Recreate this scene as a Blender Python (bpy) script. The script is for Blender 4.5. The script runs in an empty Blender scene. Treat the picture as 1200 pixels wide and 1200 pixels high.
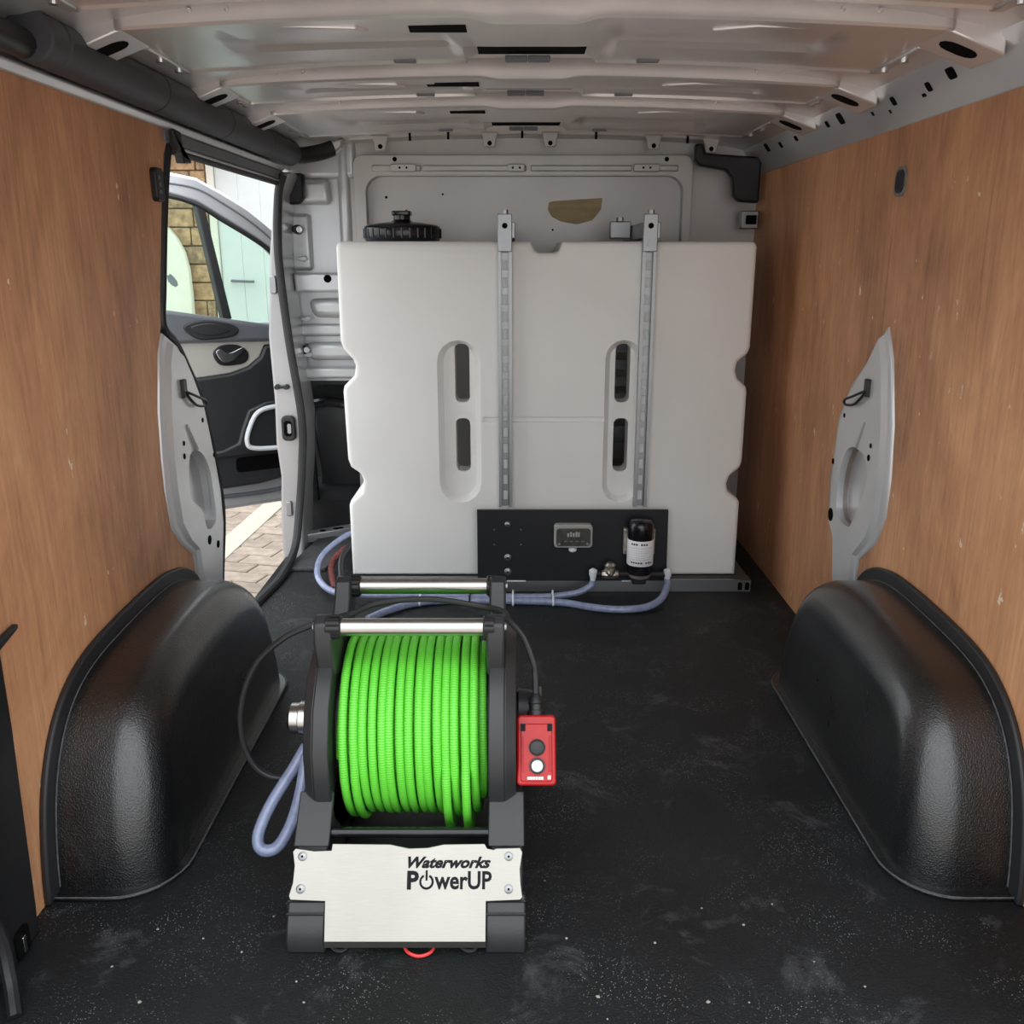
import bpy, bmesh, math, random
from mathutils import Vector, Matrix

random.seed(7)
scene = bpy.context.scene
C = scene.collection
PI = math.pi

# ------------------------------------------------------------------ camera
cam_data = bpy.data.cameras.new('camera')
cam = bpy.data.objects.new('camera', cam_data)
C.objects.link(cam)
cam.location = (0, 0, 1.05)
cam.rotation_euler = (math.radians(90) - math.atan(300 / 1070), 0, 0)
cam_data.sensor_width = 36
cam_data.lens = 36 * 1070 / 1200
cam_data.shift_x = -5 / 1200
cam_data.clip_start = 0.02
scene.camera = cam

# ------------------------------------------------------------------ world: bright overcast sky
world = bpy.data.worlds.new('overcast_sky')
scene.world = world
world.use_nodes = True
wbg = world.node_tree.nodes['Background']
wbg.inputs['Color'].default_value = (0.93, 0.97, 1.0, 1)
wbg.inputs['Strength'].default_value = 1.0
wnt = world.node_tree
wtc = wnt.nodes.new('ShaderNodeTexCoord')
wsep = wnt.nodes.new('ShaderNodeSeparateXYZ')
wnt.links.new(wtc.outputs['Generated'], wsep.inputs[0])
wma = wnt.nodes.new('ShaderNodeMath')           # overcast sky: brighter towards the zenith
wma.operation = 'MULTIPLY_ADD'
wma.use_clamp = False
wma.inputs[1].default_value = 0.65
wma.inputs[2].default_value = 0.78
wcl = wnt.nodes.new('ShaderNodeMath')
wcl.operation = 'MAXIMUM'
wcl.inputs[1].default_value = 0.0
wnt.links.new(wsep.outputs['Z'], wcl.inputs[0])
wnt.links.new(wcl.outputs[0], wma.inputs[0])
wnt.links.new(wma.outputs[0], wbg.inputs['Strength'])

scene.view_settings.view_transform = 'Standard'
scene.view_settings.look = 'None'
scene.view_settings.gamma = 1
scene.view_settings.use_curve_mapping = False
scene.view_settings.exposure = 1.30

# ------------------------------------------------------------------ material helpers
MATS = {}


def pbr(name, col, rough=0.5, metal=0.0, spec=0.5, coat=0.0, coat_rough=0.1, var=0.0, var_scale=8.0,
        bump=0.0, bump_scale=60.0, stretch=(1, 1, 1), trans=0.0, sss=0.0):
    """principled material with noise driven colour variation and fine relief"""
    m = bpy.data.materials.new(name)
    m.use_nodes = True
    nt = m.node_tree
    b = nt.nodes['Principled BSDF']
    b.inputs['Roughness'].default_value = rough
    b.inputs['Metallic'].default_value = metal
    b.inputs['Specular IOR Level'].default_value = spec
    b.inputs['Coat Weight'].default_value = coat
    b.inputs['Coat Roughness'].default_value = coat_rough
    b.inputs['Transmission Weight'].default_value = trans
    if sss:
        b.inputs['Subsurface Weight'].default_value = sss
        b.inputs['Subsurface Radius'].default_value = (0.03, 0.03, 0.03)
        b.inputs['Subsurface Scale'].default_value = 0.3
    tc = nt.nodes.new('ShaderNodeTexCoord')
    mp = nt.nodes.new('ShaderNodeMapping')
    mp.inputs['Scale'].default_value = stretch
    nt.links.new(tc.outputs['Object'], mp.inputs['Vector'])
    n = nt.nodes.new('ShaderNodeTexNoise')
    n.inputs['Scale'].default_value = var_scale
    n.inputs['Detail'].default_value = 4
    nt.links.new(mp.outputs['Vector'], n.inputs['Vector'])
    r = nt.nodes.new('ShaderNodeValToRGB')
    r.color_ramp.elements[0].position = 0.3
    r.color_ramp.elements[1].position = 0.7
    lo = [max(0, c * (1 - var)) for c in col]
    hi = [min(1, c * (1 + var)) for c in col]
    r.color_ramp.elements[0].color = (*lo, 1)
    r.color_ramp.elements[1].color = (*hi, 1)
    nt.links.new(n.outputs['Fac'], r.inputs['Fac'])
    nt.links.new(r.outputs['Color'], b.inputs['Base Color'])
    if bump:
        n2 = nt.nodes.new('ShaderNodeTexNoise')
        n2.inputs['Scale'].default_value = bump_scale
        n2.inputs['Detail'].default_value = 3
        nt.links.new(mp.outputs['Vector'], n2.inputs['Vector'])
        bp = nt.nodes.new('ShaderNodeBump')
        bp.inputs['Strength'].default_value = bump
        bp.inputs['Distance'].default_value = 0.002
        nt.links.new(n2.outputs['Fac'], bp.inputs['Height'])
        nt.links.new(bp.outputs['Normal'], b.inputs['Normal'])
    MATS[name] = m
    return m


def ramp(nt, fac, stops):
    r = nt.nodes.new('ShaderNodeValToRGB')
    e = r.color_ramp.elements
    while len(e) < len(stops):
        e.new(0.5)
    for el, (p, c) in zip(e, stops):
        el.position = p
        el.color = (*c, 1)
    nt.links.new(fac, r.inputs['Fac'])
    return r.outputs['Color']


def noise(nt, vec, scale, detail=4, rough=0.5, dist=0.0):
    n = nt.nodes.new('ShaderNodeTexNoise')
    n.inputs['Scale'].default_value = scale
    n.inputs['Detail'].default_value = detail
    n.inputs['Roughness'].default_value = rough
    n.inputs['Distortion'].default_value = dist
    nt.links.new(vec, n.inputs['Vector'])
    return n.outputs['Fac']


def mix(nt, fac, a, b, mode='MIX'):
    m = nt.nodes.new('ShaderNodeMix')
    m.data_type = 'RGBA'
    m.blend_type = mode
    for s, v in ((m.inputs[0], fac), (m.inputs[6], a), (m.inputs[7], b)):
        if hasattr(v, 'is_linked'):
            nt.links.new(v, s)
        elif isinstance(v, (int, float)):
            s.default_value = v
        else:
            s.default_value = (*v, 1)
    return m.outputs[2]


def objvec(nt, scale=(1, 1, 1), rot=(0, 0, 0)):
    tc = nt.nodes.new('ShaderNodeTexCoord')
    mp = nt.nodes.new('ShaderNodeMapping')
    mp.inputs['Scale'].default_value = scale
    mp.inputs['Rotation'].default_value = rot
    nt.links.new(tc.outputs['Object'], mp.inputs['Vector'])
    return mp.outputs['Vector']


def plywood():
    m = bpy.data.materials.new('plywood')
    m.use_nodes = True
    nt = m.node_tree
    b = nt.nodes['Principled BSDF']
    big = noise(nt, objvec(nt, (1, 1.5, 0.75)), 1.7, 6, 0.62, 1.0)
    grain = noise(nt, objvec(nt, (1, 5, 0.42)), 6.0, 7, 0.66, 2.2)
    fine = noise(nt, objvec(nt, (1, 60, 2.2)), 6.0, 4, 0.6)
    c1 = ramp(nt, big, [(0.33, (0.215, 0.105, 0.062)), (0.48, (0.47, 0.232, 0.122)), (0.68, (0.73, 0.395, 0.205))])
    c2 = ramp(nt, grain, [(0.32, (0.34, 0.155, 0.080)), (0.50, (0.58, 0.275, 0.133)), (0.68, (0.74, 0.405, 0.21))])
    c = mix(nt, 0.42, c1, c2)
    f = ramp(nt, fine, [(0.30, (0.62, 0.55, 0.5)), (0.42, (1, 1, 1)), (0.7, (1.0, 1.0, 1.0))])
    c = mix(nt, 0.7, c, f, 'MULTIPLY')
    # dark short pores
    pores = noise(nt, objvec(nt, (1, 150, 7)), 3.0, 2)
    pf = ramp(nt, pores, [(0.24, (0.35, 0.28, 0.22)), (0.29, (1, 1, 1))])
    c = mix(nt, 0.6, c, pf, 'MULTIPLY')
    # pale chips and knocks
    chips = noise(nt, objvec(nt, (1, 14, 7)), 2.6, 3, 0.55)
    cf = ramp(nt, chips, [(0.70, (0, 0, 0)), (0.72, (1, 1, 1))])
    c = mix(nt, cf, c, (0.75, 0.62, 0.48))
    nt.links.new(c, b.inputs['Base Color'])
    b.inputs['Roughness'].default_value = 0.5
    b.inputs['Specular IOR Level'].default_value = 0.35
    bp = nt.nodes.new('ShaderNodeBump')
    bp.inputs['Strength'].default_value = 0.25
    bp.inputs['Distance'].default_value = 0.001
    nt.links.new(grain, bp.inputs['Height'])
    nt.links.new(bp.outputs['Normal'], b.inputs['Normal'])
    MATS['plywood'] = m


def black_lining(name, speck, rough, base, coat):
    """sprayed / rubberised black lining with a pebbled relief and pale dust specks"""
    m = bpy.data.materials.new(name)
    m.use_nodes = True
    nt = m.node_tree
    b = nt.nodes['Principled BSDF']
    v = objvec(nt)
    cloud = noise(nt, v, 3.0, 5, 0.6)
    c = ramp(nt, cloud, [(0.35, tuple(x * 0.7 for x in base)), (0.7, tuple(x * 1.6 for x in base))])
    # scattered dust: small voronoi dots, gated by a larger cloud
    vo = nt.nodes.new('ShaderNodeTexVoronoi')
    vo.inputs['Scale'].default_value = 210
    nt.links.new(v, vo.inputs['Vector'])
    dot = ramp(nt, vo.outputs['Distance'], [(0.13, (1, 1, 1)), (0.22, (0, 0, 0))])
    gate = ramp(nt, noise(nt, v, 5.0, 6, 0.7), [(0.47, (0, 0, 0)), (0.70, (1, 1, 1))])
    k = mix(nt, 1.0, dot, gate, 'MULTIPLY')
    sp = mix(nt, 1.0, k, (speck, speck, speck), 'MULTIPLY')
    c = mix(nt, sp, c, (0.42, 0.43, 0.43))
    film = ramp(nt, noise(nt, v, 7.0, 8, 0.75, 0.6), [(0.55, (0, 0, 0)), (0.8, (0.16 * speck,) * 3)])
    c = mix(nt, film, c, (0.5, 0.5, 0.52))
    nt.links.new(c, b.inputs['Base Color'])
    rr = nt.nodes.new('ShaderNodeMapRange')
    rr.inputs['To Min'].default_value = rough - 0.08
    rr.inputs['To Max'].default_value = rough + 0.12
    nt.links.new(cloud, rr.inputs['Value'])
    nt.links.new(rr.outputs['Result'], b.inputs['Roughness'])
    b.inputs['Coat Weight'].default_value = coat
    b.inputs['Coat Roughness'].default_value = 0.24
    b.inputs['Specular IOR Level'].default_value = 0.6 if coat else 0.45
    vb = nt.nodes.new('ShaderNodeTexVoronoi')
    vb.inputs['Scale'].default_value = 330
    nt.links.new(v, vb.inputs['Vector'])
    hh = mix(nt, 0.5, vb.outputs['Distance'], noise(nt, v, 520, 2))
    bp = nt.nodes.new('ShaderNodeBump')
    bp.inputs['Strength'].default_value = 0.8
    bp.inputs['Distance'].default_value = 0.0018
    nt.links.new(hh, bp.inputs['Height'])
    nt.links.new(bp.outputs['Normal'], b.inputs['Normal'])
    MATS[name] = m


def glass_mat():
    m = bpy.data.materials.new('window_glass')
    m.use_nodes = True
    nt = m.node_tree
    nt.nodes.remove(nt.nodes['Principled BSDF'])
    out = nt.nodes['Material Output']
    t = nt.nodes.new('ShaderNodeBsdfTransparent')
    t.inputs['Color'].default_value = (0.86, 0.96, 0.91, 1)
    g = nt.nodes.new('ShaderNodeBsdfGlossy')
    g.inputs['Roughness'].default_value = 0.02
    fr = nt.nodes.new('ShaderNodeFresnel')
    fr.inputs['IOR'].default_value = 1.3
    mx = nt.nodes.new('ShaderNodeMixShader')
    nt.links.new(fr.outputs['Fac'], mx.inputs[0])
    nt.links.new(t.outputs[0], mx.inputs[1])
    nt.links.new(g.outputs[0], mx.inputs[2])
    nt.links.new(mx.outputs[0], out.inputs['Surface'])
    MATS['window_glass'] = m


def clear_hose():
    m = bpy.data.materials.new('clear_hose')
    m.use_nodes = True
    nt = m.node_tree
    b = nt.nodes['Principled BSDF']
    c = ramp(nt, noise(nt, objvec(nt), 60, 3), [(0.3, (0.27, 0.32, 0.50)), (0.7, (0.38, 0.44, 0.64))])
    nt.links.new(c, b.inputs['Base Color'])
    b.inputs['Roughness'].default_value = 0.22
    b.inputs['Transmission Weight'].default_value = 0.25
    b.inputs['Subsurface Weight'].default_value = 0.0
    b.inputs['Coat Weight'].default_value = 0.5
    MATS['clear_hose'] = m


def green_hose():
    m = bpy.data.materials.new('green_hose')
    m.use_nodes = True
    nt = m.node_tree
    b = nt.nodes['Principled BSDF']
    uv = nt.nodes.new('ShaderNodeUVMap')
    mp = nt.nodes.new('ShaderNodeMapping')
    nt.links.new(uv.outputs['UV'], mp.inputs['Vector'])
    w = nt.nodes.new('ShaderNodeTexWave')
    w.wave_type = 'BANDS'
    w.bands_direction = 'X'
    w.inputs['Scale'].default_value = 72
    w.inputs['Distortion'].default_value = 0.3
    nt.links.new(mp.outputs['Vector'], w.inputs['Vector'])
    c = ramp(nt, w.outputs['Fac'], [(0.15, (0.095, 0.52, 0.030)), (0.7, (0.16, 0.70, 0.060))])
    nt.links.new(c, b.inputs['Base Color'])
    b.inputs['Roughness'].default_value = 0.42
    bp = nt.nodes.new('ShaderNodeBump')
    bp.inputs['Strength'].default_value = 0.35
    bp.inputs['Distance'].default_value = 0.001
    nt.links.new(w.outputs['Fac'], bp.inputs['Height'])
    nt.links.new(bp.outputs['Normal'], b.inputs['Normal'])
    MATS['green_hose'] = m


def brushed(name, col, rough, scale):
    m = bpy.data.materials.new(name)
    m.use_nodes = True
    nt = m.node_tree
    b = nt.nodes['Principled BSDF']
    n = noise(nt, objvec(nt, scale), 20, 3)
    n2 = noise(nt, objvec(nt), 5, 4)
    c = ramp(nt, n, [(0.3, tuple(x * 0.88 for x in col)), (0.7, col)])
    c = mix(nt, 0.35, c, ramp(nt, n2, [(0.35, tuple(x * 0.72 for x in col)), (0.65, col)]))
    nt.links.new(c, b.inputs['Base Color'])
    b.inputs['Metallic'].default_value = 1.0
    b.inputs['Roughness'].default_value = rough
    bp = nt.nodes.new('ShaderNodeBump')
    bp.inputs['Strength'].default_value = 0.08
    bp.inputs['Distance'].default_value = 0.0005
    nt.links.new(n, bp.inputs['Height'])
    nt.links.new(bp.outputs['Normal'], b.inputs['Normal'])
    MATS[name] = m


plywood()
black_lining('floor_lining', 1.0, 0.60, (0.0050, 0.0058, 0.0068), 0.0)
black_lining('arch_lining', 0.30, 0.28, (0.0035, 0.0037, 0.0044), 0.80)
glass_mat()
clear_hose()
green_hose()
brushed('brushed_steel', (0.39, 0.375, 0.34), 0.36, (2, 60, 60))
brushed('brushed_tube', (0.56, 0.55, 0.53), 0.28, (1, 80, 80))
brushed('galvanised', (0.36, 0.37, 0.38), 0.42, (25, 25, 25))
pbr('silver_paint', (0.56, 0.56, 0.57), 0.30, 0.55, 0.5, 0.4, 0.12, var=0.07, var_scale=3)
pbr('roof_paint', (0.72, 0.70, 0.70), 0.30, 0.55, 0.5, 0.2, 0.2, var=0.08, var_scale=4, bump=0.06, bump_scale=9)
pbr('bulkhead_paint', (0.49, 0.475, 0.46), 0.38, 0.35, var=0.08, var_scale=3)
pbr('pale_paint', (0.60, 0.61, 0.62), 0.30, 0.35, 0.5, 0.3, 0.15, var=0.05, var_scale=5)
pbr('jamb_paint', (0.40, 0.40, 0.405), 0.35, 0.3, 0.5, 0.3, 0.15, var=0.08, var_scale=6)
pbr('yard_bounce', (0.46, 0.39, 0.34), 0.85, var=0.2, var_scale=6, bump=0.3, bump_scale=60)  # paler than the paving blocks so the yard bounces light onto the roof
pbr('door_silver', (0.62, 0.63, 0.66), 0.3, 0.5, 0.5, 0.4, 0.1, var=0.04)
pbr('tank_plastic', (0.82, 0.82, 0.80), 0.42, 0, 0.4, var=0.03, var_scale=2.5, bump=0.05, bump_scale=40, sss=0.2)
pbr('black_plastic', (0.012, 0.012, 0.013), 0.42, var=0.2, bump=0.08, bump_scale=300)
pbr('black_gloss', (0.008, 0.008, 0.010), 0.2, var=0.2)
pbr('board_black', (0.005, 0.0055, 0.009), 0.5, var=0.15)
pbr('grey_plastic', (0.024, 0.025, 0.027), 0.40, var=0.12, bump=0.12, bump_scale=400)
pbr('foam_grey', (0.042, 0.044, 0.052), 0.55, var=0.15, var_scale=5, bump=0.1, bump_scale=120)
pbr('rubber', (0.016, 0.016, 0.018), 0.5, var=0.2, bump=0.1, bump_scale=200)
pbr('void_black', (0.002, 0.002, 0.002), 0.9, spec=0.1)
pbr('red_plastic', (0.40, 0.004, 0.006), 0.33, var=0.06)
pbr('braid', (0.16, 0.035, 0.03), 0.6, var=0.7, var_scale=120)
pbr('red_wire', (0.75, 0.05, 0.05), 0.35)
pbr('white_print', (0.85, 0.84, 0.85), 0.6, var=0.03)
pbr('grey_print', (0.42, 0.42, 0.42), 0.6)
pbr('black_print', (0.012, 0.012, 0.015), 0.6, spec=0.1)
pbr('white_plastic', (0.80, 0.82, 0.86), 0.4)
pbr('masking_tape', (0.42, 0.33, 0.17), 0.6, var=0.15, var_scale=14, stretch=(1, 1, 5))
pbr('display_grey', (0.07, 0.07, 0.06), 0.15, var=0.3, var_scale=50)
pbr('pump_grey', (0.20, 0.19, 0.17), 0.5, 0.3, var=0.3, var_scale=60, bump=0.3, bump_scale=80)
pbr('brass_steel', (0.50, 0.46, 0.40), 0.35, 0.9, var=0.25, var_scale=80)
pbr('charcoal_trim', (0.020, 0.021, 0.024), 0.5, var=0.15, bump=0.12, bump_scale=250)
pbr('beige_trim', (0.43, 0.42, 0.38), 0.6, var=0.05)
pbr('grey_trim', (0.13, 0.14, 0.155), 0.4, var=0.08)
pbr('chrome', (0.75, 0.75, 0.76), 0.15, 1.0)
pbr('seat_fabric', (0.018, 0.018, 0.020), 0.8, var=0.2, bump=0.2, bump_scale=300)
pbr('paver', (0.36, 0.29, 0.235), 0.85, var=0.22, var_scale=16, bump=0.5, bump_scale=90)
pbr('paver_dark', (0.30, 0.24, 0.195), 0.85, var=0.22, var_scale=16, bump=0.5, bump_scale=90)
pbr('road_paint', (0.50, 0.47, 0.38), 0.75, var=0.10, var_scale=30)
pbr('joint_sand', (0.12, 0.10, 0.085), 0.9, var=0.2, var_scale=40)
pbr('sandstone', (0.42, 0.27, 0.15), 0.9, var=0.35, var_scale=22, bump=0.8, bump_scale=60)
pbr('sandstone_dark', (0.34, 0.23, 0.14), 0.9, var=0.4, var_scale=26, bump=0.8, bump_scale=60)
pbr('mortar', (0.36, 0.28, 0.19), 0.9, var=0.2, var_scale=40)
pbr('garage_white', (0.60, 0.63, 0.62), 0.5, var=0.03)
pbr('cream_board', (0.72, 0.69, 0.60), 0.6, var=0.03)
pbr('worn_edge', (0.075, 0.078, 0.082), 0.6, var=0.4, var_scale=60)
pbr('case_grey', (0.36, 0.36, 0.34), 0.4, var=0.1)
pbr('crumb', (0.34, 0.31, 0.26), 0.8, var=0.2, var_scale=200)
pbr('carpet_grey', (0.05, 0.052, 0.055), 0.9, var=0.35, var_scale=120, bump=0.5, bump_scale=250)


# ------------------------------------------------------------------ mesh helpers
def nb():
    return bmesh.new()


def box(bm, x0, x1, y0, y1, z0, z1):
    vs = [bm.verts.new((x, y, z)) for x in (x0, x1) for y in (y0, y1) for z in (z0, z1)]
    for f in ((0, 1, 3, 2), (4, 6, 7, 5), (0, 4, 5, 1), (2, 3, 7, 6), (0, 2, 6, 4), (1, 5, 7, 3)):
        bm.faces.new([vs[i] for i in f])
    return bm


def prism(bm, pts, axis, a0, a1, pts2=None):
    """extrude a 2-D outline: axis X takes (y,z), Y takes (x,z), Z takes (x,y)"""
    def mk(p, a):
        return {'X': (a, p[0], p[1]), 'Y': (p[0], a, p[1]), 'Z': (p[0], p[1], a)}[axis]
    A = [bm.verts.new(mk(p, a0)) for p in pts]
    B = [bm.verts.new(mk(p, a1)) for p in (pts2 or pts)]
    n = len(pts)
    bm.faces.new(A)
    bm.faces.new(B[::-1])
    for i in range(n):
        bm.faces.new((A[i], B[i], B[(i + 1) % n], A[(i + 1) % n]))
    return bm


def smooth_path(pts, per=8, closed=False):
    P = [Vector(p) for p in pts]
    if len(P) < 3:
        return P
    out = []
    n = len(P)
    rng = range(n if closed else n - 1)
    for i in rng:
        if closed:
            p0, p1, p2, p3 = P[(i - 1) % n], P[i], P[(i + 1) % n], P[(i + 2) % n]
        else:
            p0 = P[i - 1] if i else P[0] * 2 - P[1]
            p1, p2 = P[i], P[i + 1]
            p3 = P[i + 2] if i + 2 < n else P[-1] * 2 - P[-2]
        for k in range(per):
            t = k / per
            out.append(0.5 * ((2 * p1) + (p2 - p0) * t + (2 * p0 - 5 * p1 + 4 * p2 - p3) * t * t
                              + (3 * p1 - p0 - 3 * p2 + p3) * t ** 3))
    if not closed:
        out.append(P[-1])
    return out


def tube(bm, path, r, n=10, closed=False, uvs=False):
    P = [Vector(p) for p in path]
    m = len(P)
    tang = []
    for i in range(m):
        a = P[(i - 1) % m] if (closed or i) else P[0]
        b = P[(i + 1) % m] if (closed or i < m - 1) else P[-1]
        tang.append((b - a).normalized())
    up = Vector((0, 0, 1)) if abs(tang[0].z) < 0.9 else Vector((1, 0, 0))
    nrm = (up - tang[0] * up.dot(tang[0])).normalized()
    rings = []
    for i in range(m):
        t = tang[i]
        nrm = (nrm - t * nrm.dot(t)).normalized()
        bi = t.cross(nrm)
        rr = r[i] if isinstance(r, (list, tuple)) else r
        rings.append([bm.verts.new(P[i] + (nrm * math.cos(2 * PI * k / n) + bi * math.sin(2 * PI * k / n)) * rr)
                      for k in range(n)])
    uvl = bm.loops.layers.uv.verify() if uvs else None
    dist = 0.0
    for i in range(m if closed else m - 1):
        A, B = rings[i], rings[(i + 1) % m]
        d2 = dist + (P[(i + 1) % m] - P[i]).length
        for k in range(n):
            f = bm.faces.new((A[k], A[(k + 1) % n], B[(k + 1) % n], B[k]))
            if uvl:
                for lp, uvv in zip(f.loops, ((dist, k / n), (dist, (k + 1) / n), (d2, (k + 1) / n), (d2, k / n))):
                    lp[uvl].uv = uvv
        dist = d2
    if not closed:
        bm.faces.new(rings[0][::-1])
        bm.faces.new(rings[-1])
    return bm


def cyl(bm, p0, p1, r0, r1=None, n=20):
    p0, p1 = Vector(p0), Vector(p1)
    return tube_r(bm, [p0, p1], [r0, r0 if r1 is None else r1], n)


def tube_r(bm, path, rs, n=20):
    """straight turned shape: one axis, a radius at each station"""
    P = [Vector(p) for p in path]
    t = (P[-1] - P[0]).normalized()
    up = Vector((0, 0, 1)) if abs(t.z) < 0.9 else Vector((1, 0, 0))
    a = (up - t * up.dot(t)).normalized()
    b = t.cross(a)
    rings = [[bm.verts.new(p + (a * math.cos(2 * PI * k / n) + b * math.sin(2 * PI * k / n)) * r) for k in range(n)]
             for p, r in zip(P, rs)]
    for A, B in zip(rings, rings[1:]):
        for k in range(n):
            bm.faces.new((A[k], A[(k + 1) % n], B[(k + 1) % n], B[k]))
    bm.faces.new(rings[0][::-1])
    bm.faces.new(rings[-1])
    return bm


def turned(bm, base, axis, prof, n=24):
    """prof: list of (distance along axis, radius)"""
    base, axis = Vector(base), Vector(axis).normalized()
    return tube_r(bm, [base + axis * d for d, r in prof], [max(r, 1e-5) for d, r in prof], n)


def stadium(cx, cz, w, h, n=8):
    r = w / 2
    pts = []
    for k in range(n + 1):
        a = PI * k / n
        pts.append((cx + r * math.cos(a), cz + h / 2 - r + r * math.sin(a)))
    for k in range(n + 1):
        a = PI + PI * k / n
        pts.append((cx + r * math.cos(a), cz - h / 2 + r + r * math.sin(a)))
    return pts


def rrect(x0, x1, z0, z1, r, n=5):
    pts = []
    for cx, cz, a0 in ((x1 - r, z1 - r, 0), (x0 + r, z1 - r, PI / 2), (x0 + r, z0 + r, PI), (x1 - r, z0 + r, 1.5 * PI)):
        for k in range(n + 1):
            a = a0 + PI / 2 * k / n
            pts.append((cx + r * math.cos(a), cz + r * math.sin(a)))
    return pts


ORIG = {}


def obj(name, bm, mat, parent=None, bev=0.0, seg=2, ang=35, local=False, label=None):
    bmesh.ops.recalc_face_normals(bm, faces=bm.faces[:])
    off = Vector((0, 0, 0))
    if parent is not None and not local:
        off = ORIG.get(parent.name, Vector((0, 0, 0)))
        if off.length:
            bmesh.ops.translate(bm, verts=bm.verts[:], vec=-off)
    me = bpy.data.meshes.new(name)
    bm.to_mesh(me)
    bm.free()
    for p in me.polygons:
        p.use_smooth = True
    me.set_sharp_from_angle(angle=math.radians(ang))
    me.materials.append(MATS[mat])
    o = bpy.data.objects.new(name, me)
    C.objects.link(o)
    if parent is not None:
        o.parent = parent
    ORIG[o.name] = off
    if bev:
        md = o.modifiers.new('bevel', 'BEVEL')
        md.width = bev
        md.segments = seg
        md.limit_method = 'ANGLE'
        md.angle_limit = math.radians(40)
        md.harden_normals = False
    if label:
        o['label'] = label
    return o


def thing(name, label, cat, loc=(0, 0, 0), rotz=0.0, group=None):
    o = bpy.data.objects.new(name, None)
    o.empty_display_size = 0.05
    C.objects.link(o)
    o.location = loc
    o.rotation_euler = (0, 0, rotz)
    ORIG[o.name] = Vector(loc)
    o['label'] = label
    o['category'] = cat
    if group:
        o['group'] = group
    return o


def tag(o, label, cat, group=None):
    o['label'] = label
    o['category'] = cat
    if group:
        o['group'] = group
    return o


def struct(o, label, cat):
    o['kind'] = 'structure'
    o['label'] = label
    o['category'] = cat
    return o


def copy_tree(o, parent=None):
    c = o.copy()
    C.objects.link(c)
    c.parent = parent
    ORIG[c.name] = ORIG.get(o.name, Vector((0, 0, 0)))
    for ch in list(o.children):
        copy_tree(ch, c)
    return c


def boolean_cut(target, cutters):
    for cbm in cutters:
        bmesh.ops.recalc_face_normals(cbm, faces=cbm.faces[:])
        me = bpy.data.meshes.new('cutter')
        cbm.to_mesh(me)
        cbm.free()
        co = bpy.data.objects.new('cutter', me)
        C.objects.link(co)
        co.matrix_world = Matrix.Translation(ORIG.get(target.name, Vector((0, 0, 0)))) if False else Matrix.Identity(4)
        md = target.modifiers.new('cut', 'BOOLEAN')
        md.object = co
        md.operation = 'DIFFERENCE'
        md.solver = 'EXACT'
        bpy.context.view_layer.update()
        dg = bpy.context.evaluated_depsgraph_get()
        new = bpy.data.meshes.new_from_object(target.evaluated_get(dg))
        target.modifiers.remove(md)
        target.data = new
        bpy.data.objects.remove(co)
        bpy.data.meshes.remove(me)
    return target


def text_mesh(body, size, bold, shear, sx, mat4, depth=0.0006):
    cu = bpy.data.curves.new('lettering', 'FONT')
    cu.body = body
    cu.size = size
    cu.shear = shear
    cu.offset = bold
    cu.extrude = depth / 2
    cu.resolution_u = 3
    ob = bpy.data.objects.new('lettering', cu)
    C.objects.link(ob)
    bpy.context.view_layer.update()
    dg = bpy.context.evaluated_depsgraph_get()
    me = bpy.data.meshes.new_from_object(ob.evaluated_get(dg))
    bpy.data.objects.remove(ob)
    bm = nb()
    bm.from_mesh(me)
    w = max(v.co.x for v in bm.verts) - min(v.co.x for v in bm.verts)
    x0 = min(v.co.x for v in bm.verts)
    k = sx / w
    for v in bm.verts:
        v.co.x = (v.co.x - x0) * k
    bmesh.ops.transform(bm, matrix=mat4, verts=bm.verts[:])
    return bm


# ================================================================== THE SETTING
XL, XR = -0.79, 0.85          # faces of the plywood linings
XC = 0.03
ZT = 1.335                    # top of the plywood

# ------------------------------------------------------------------ floor
bm = nb()
prism(bm, [(-0.83, 0.93), (0.90, 0.93), (0.90, 3.62), (-0.74, 3.62), (-0.745, 3.3), (-0.775, 3.12), (-0.80, 2.9), (-0.82, 2.7), (-0.83, 2.4)],
      'Z', -0.03, 0.0)
floor = struct(obj('floor', bm, 'floor_lining', bev=0.004), 'black textured van load floor scattered with pale grit', 'floor')
bm = nb()
box(bm, -0.86, 0.92, 0.93, 3.62, -0.16, -0.031)
obj('floor_pan', bm, 'black_plastic', floor)
bm = nb()
prism(bm, [(-0.80, 2.98), (-0.66, 2.98), (-0.62, 3.36), (-0.755, 3.36)], 'Z', 0.0, 0.012)
obj('step_mat', bm, 'carpet_grey', floor, bev=0.004)
bm = nb()
prism(bm, [(-0.80, 3.30), (-0.57, 3.44), (-0.57, 3.50), (-0.80, 3.36)], 'Z', 0.0, 0.035)
sp = obj('sill_plate', bm, 'silver_paint', floor, bev=0.004, label='bright metal strip across the cab step')
for q in (0.25, 0.45, 0.52):
    bm = nb()
    x, y = -0.80 + 0.23 * q, 3.30 + 0.14 * q
    cyl(bm, (x, y + 0.02, 0.0345), (x, y + 0.02, 0.036), 0.012, n=14)
    obj('hole', bm, 'void_black', sp)

# ------------------------------------------------------------------ ceiling with roof bows
def arch(x):
    return 1.0 - ((x - XC) / 0.80) ** 2


bm = nb()
top, und = [], []
for i in range(25):
    x = -0.82 + 1.70 * i / 24
    und.append((x, 1.395 + 0.075 * max(0, arch(x)) ** 0.8))
    top.append((x, 1.425 + 0.075 * max(0, arch(x)) ** 0.8))
prism(bm, und + top[::-1], 'Y', 0.95, 3.46)
ceiling = struct(obj('ceiling', bm, 'roof_paint'), 'silver painted metal van roof with pressed cross bows', 'ceiling')


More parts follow.
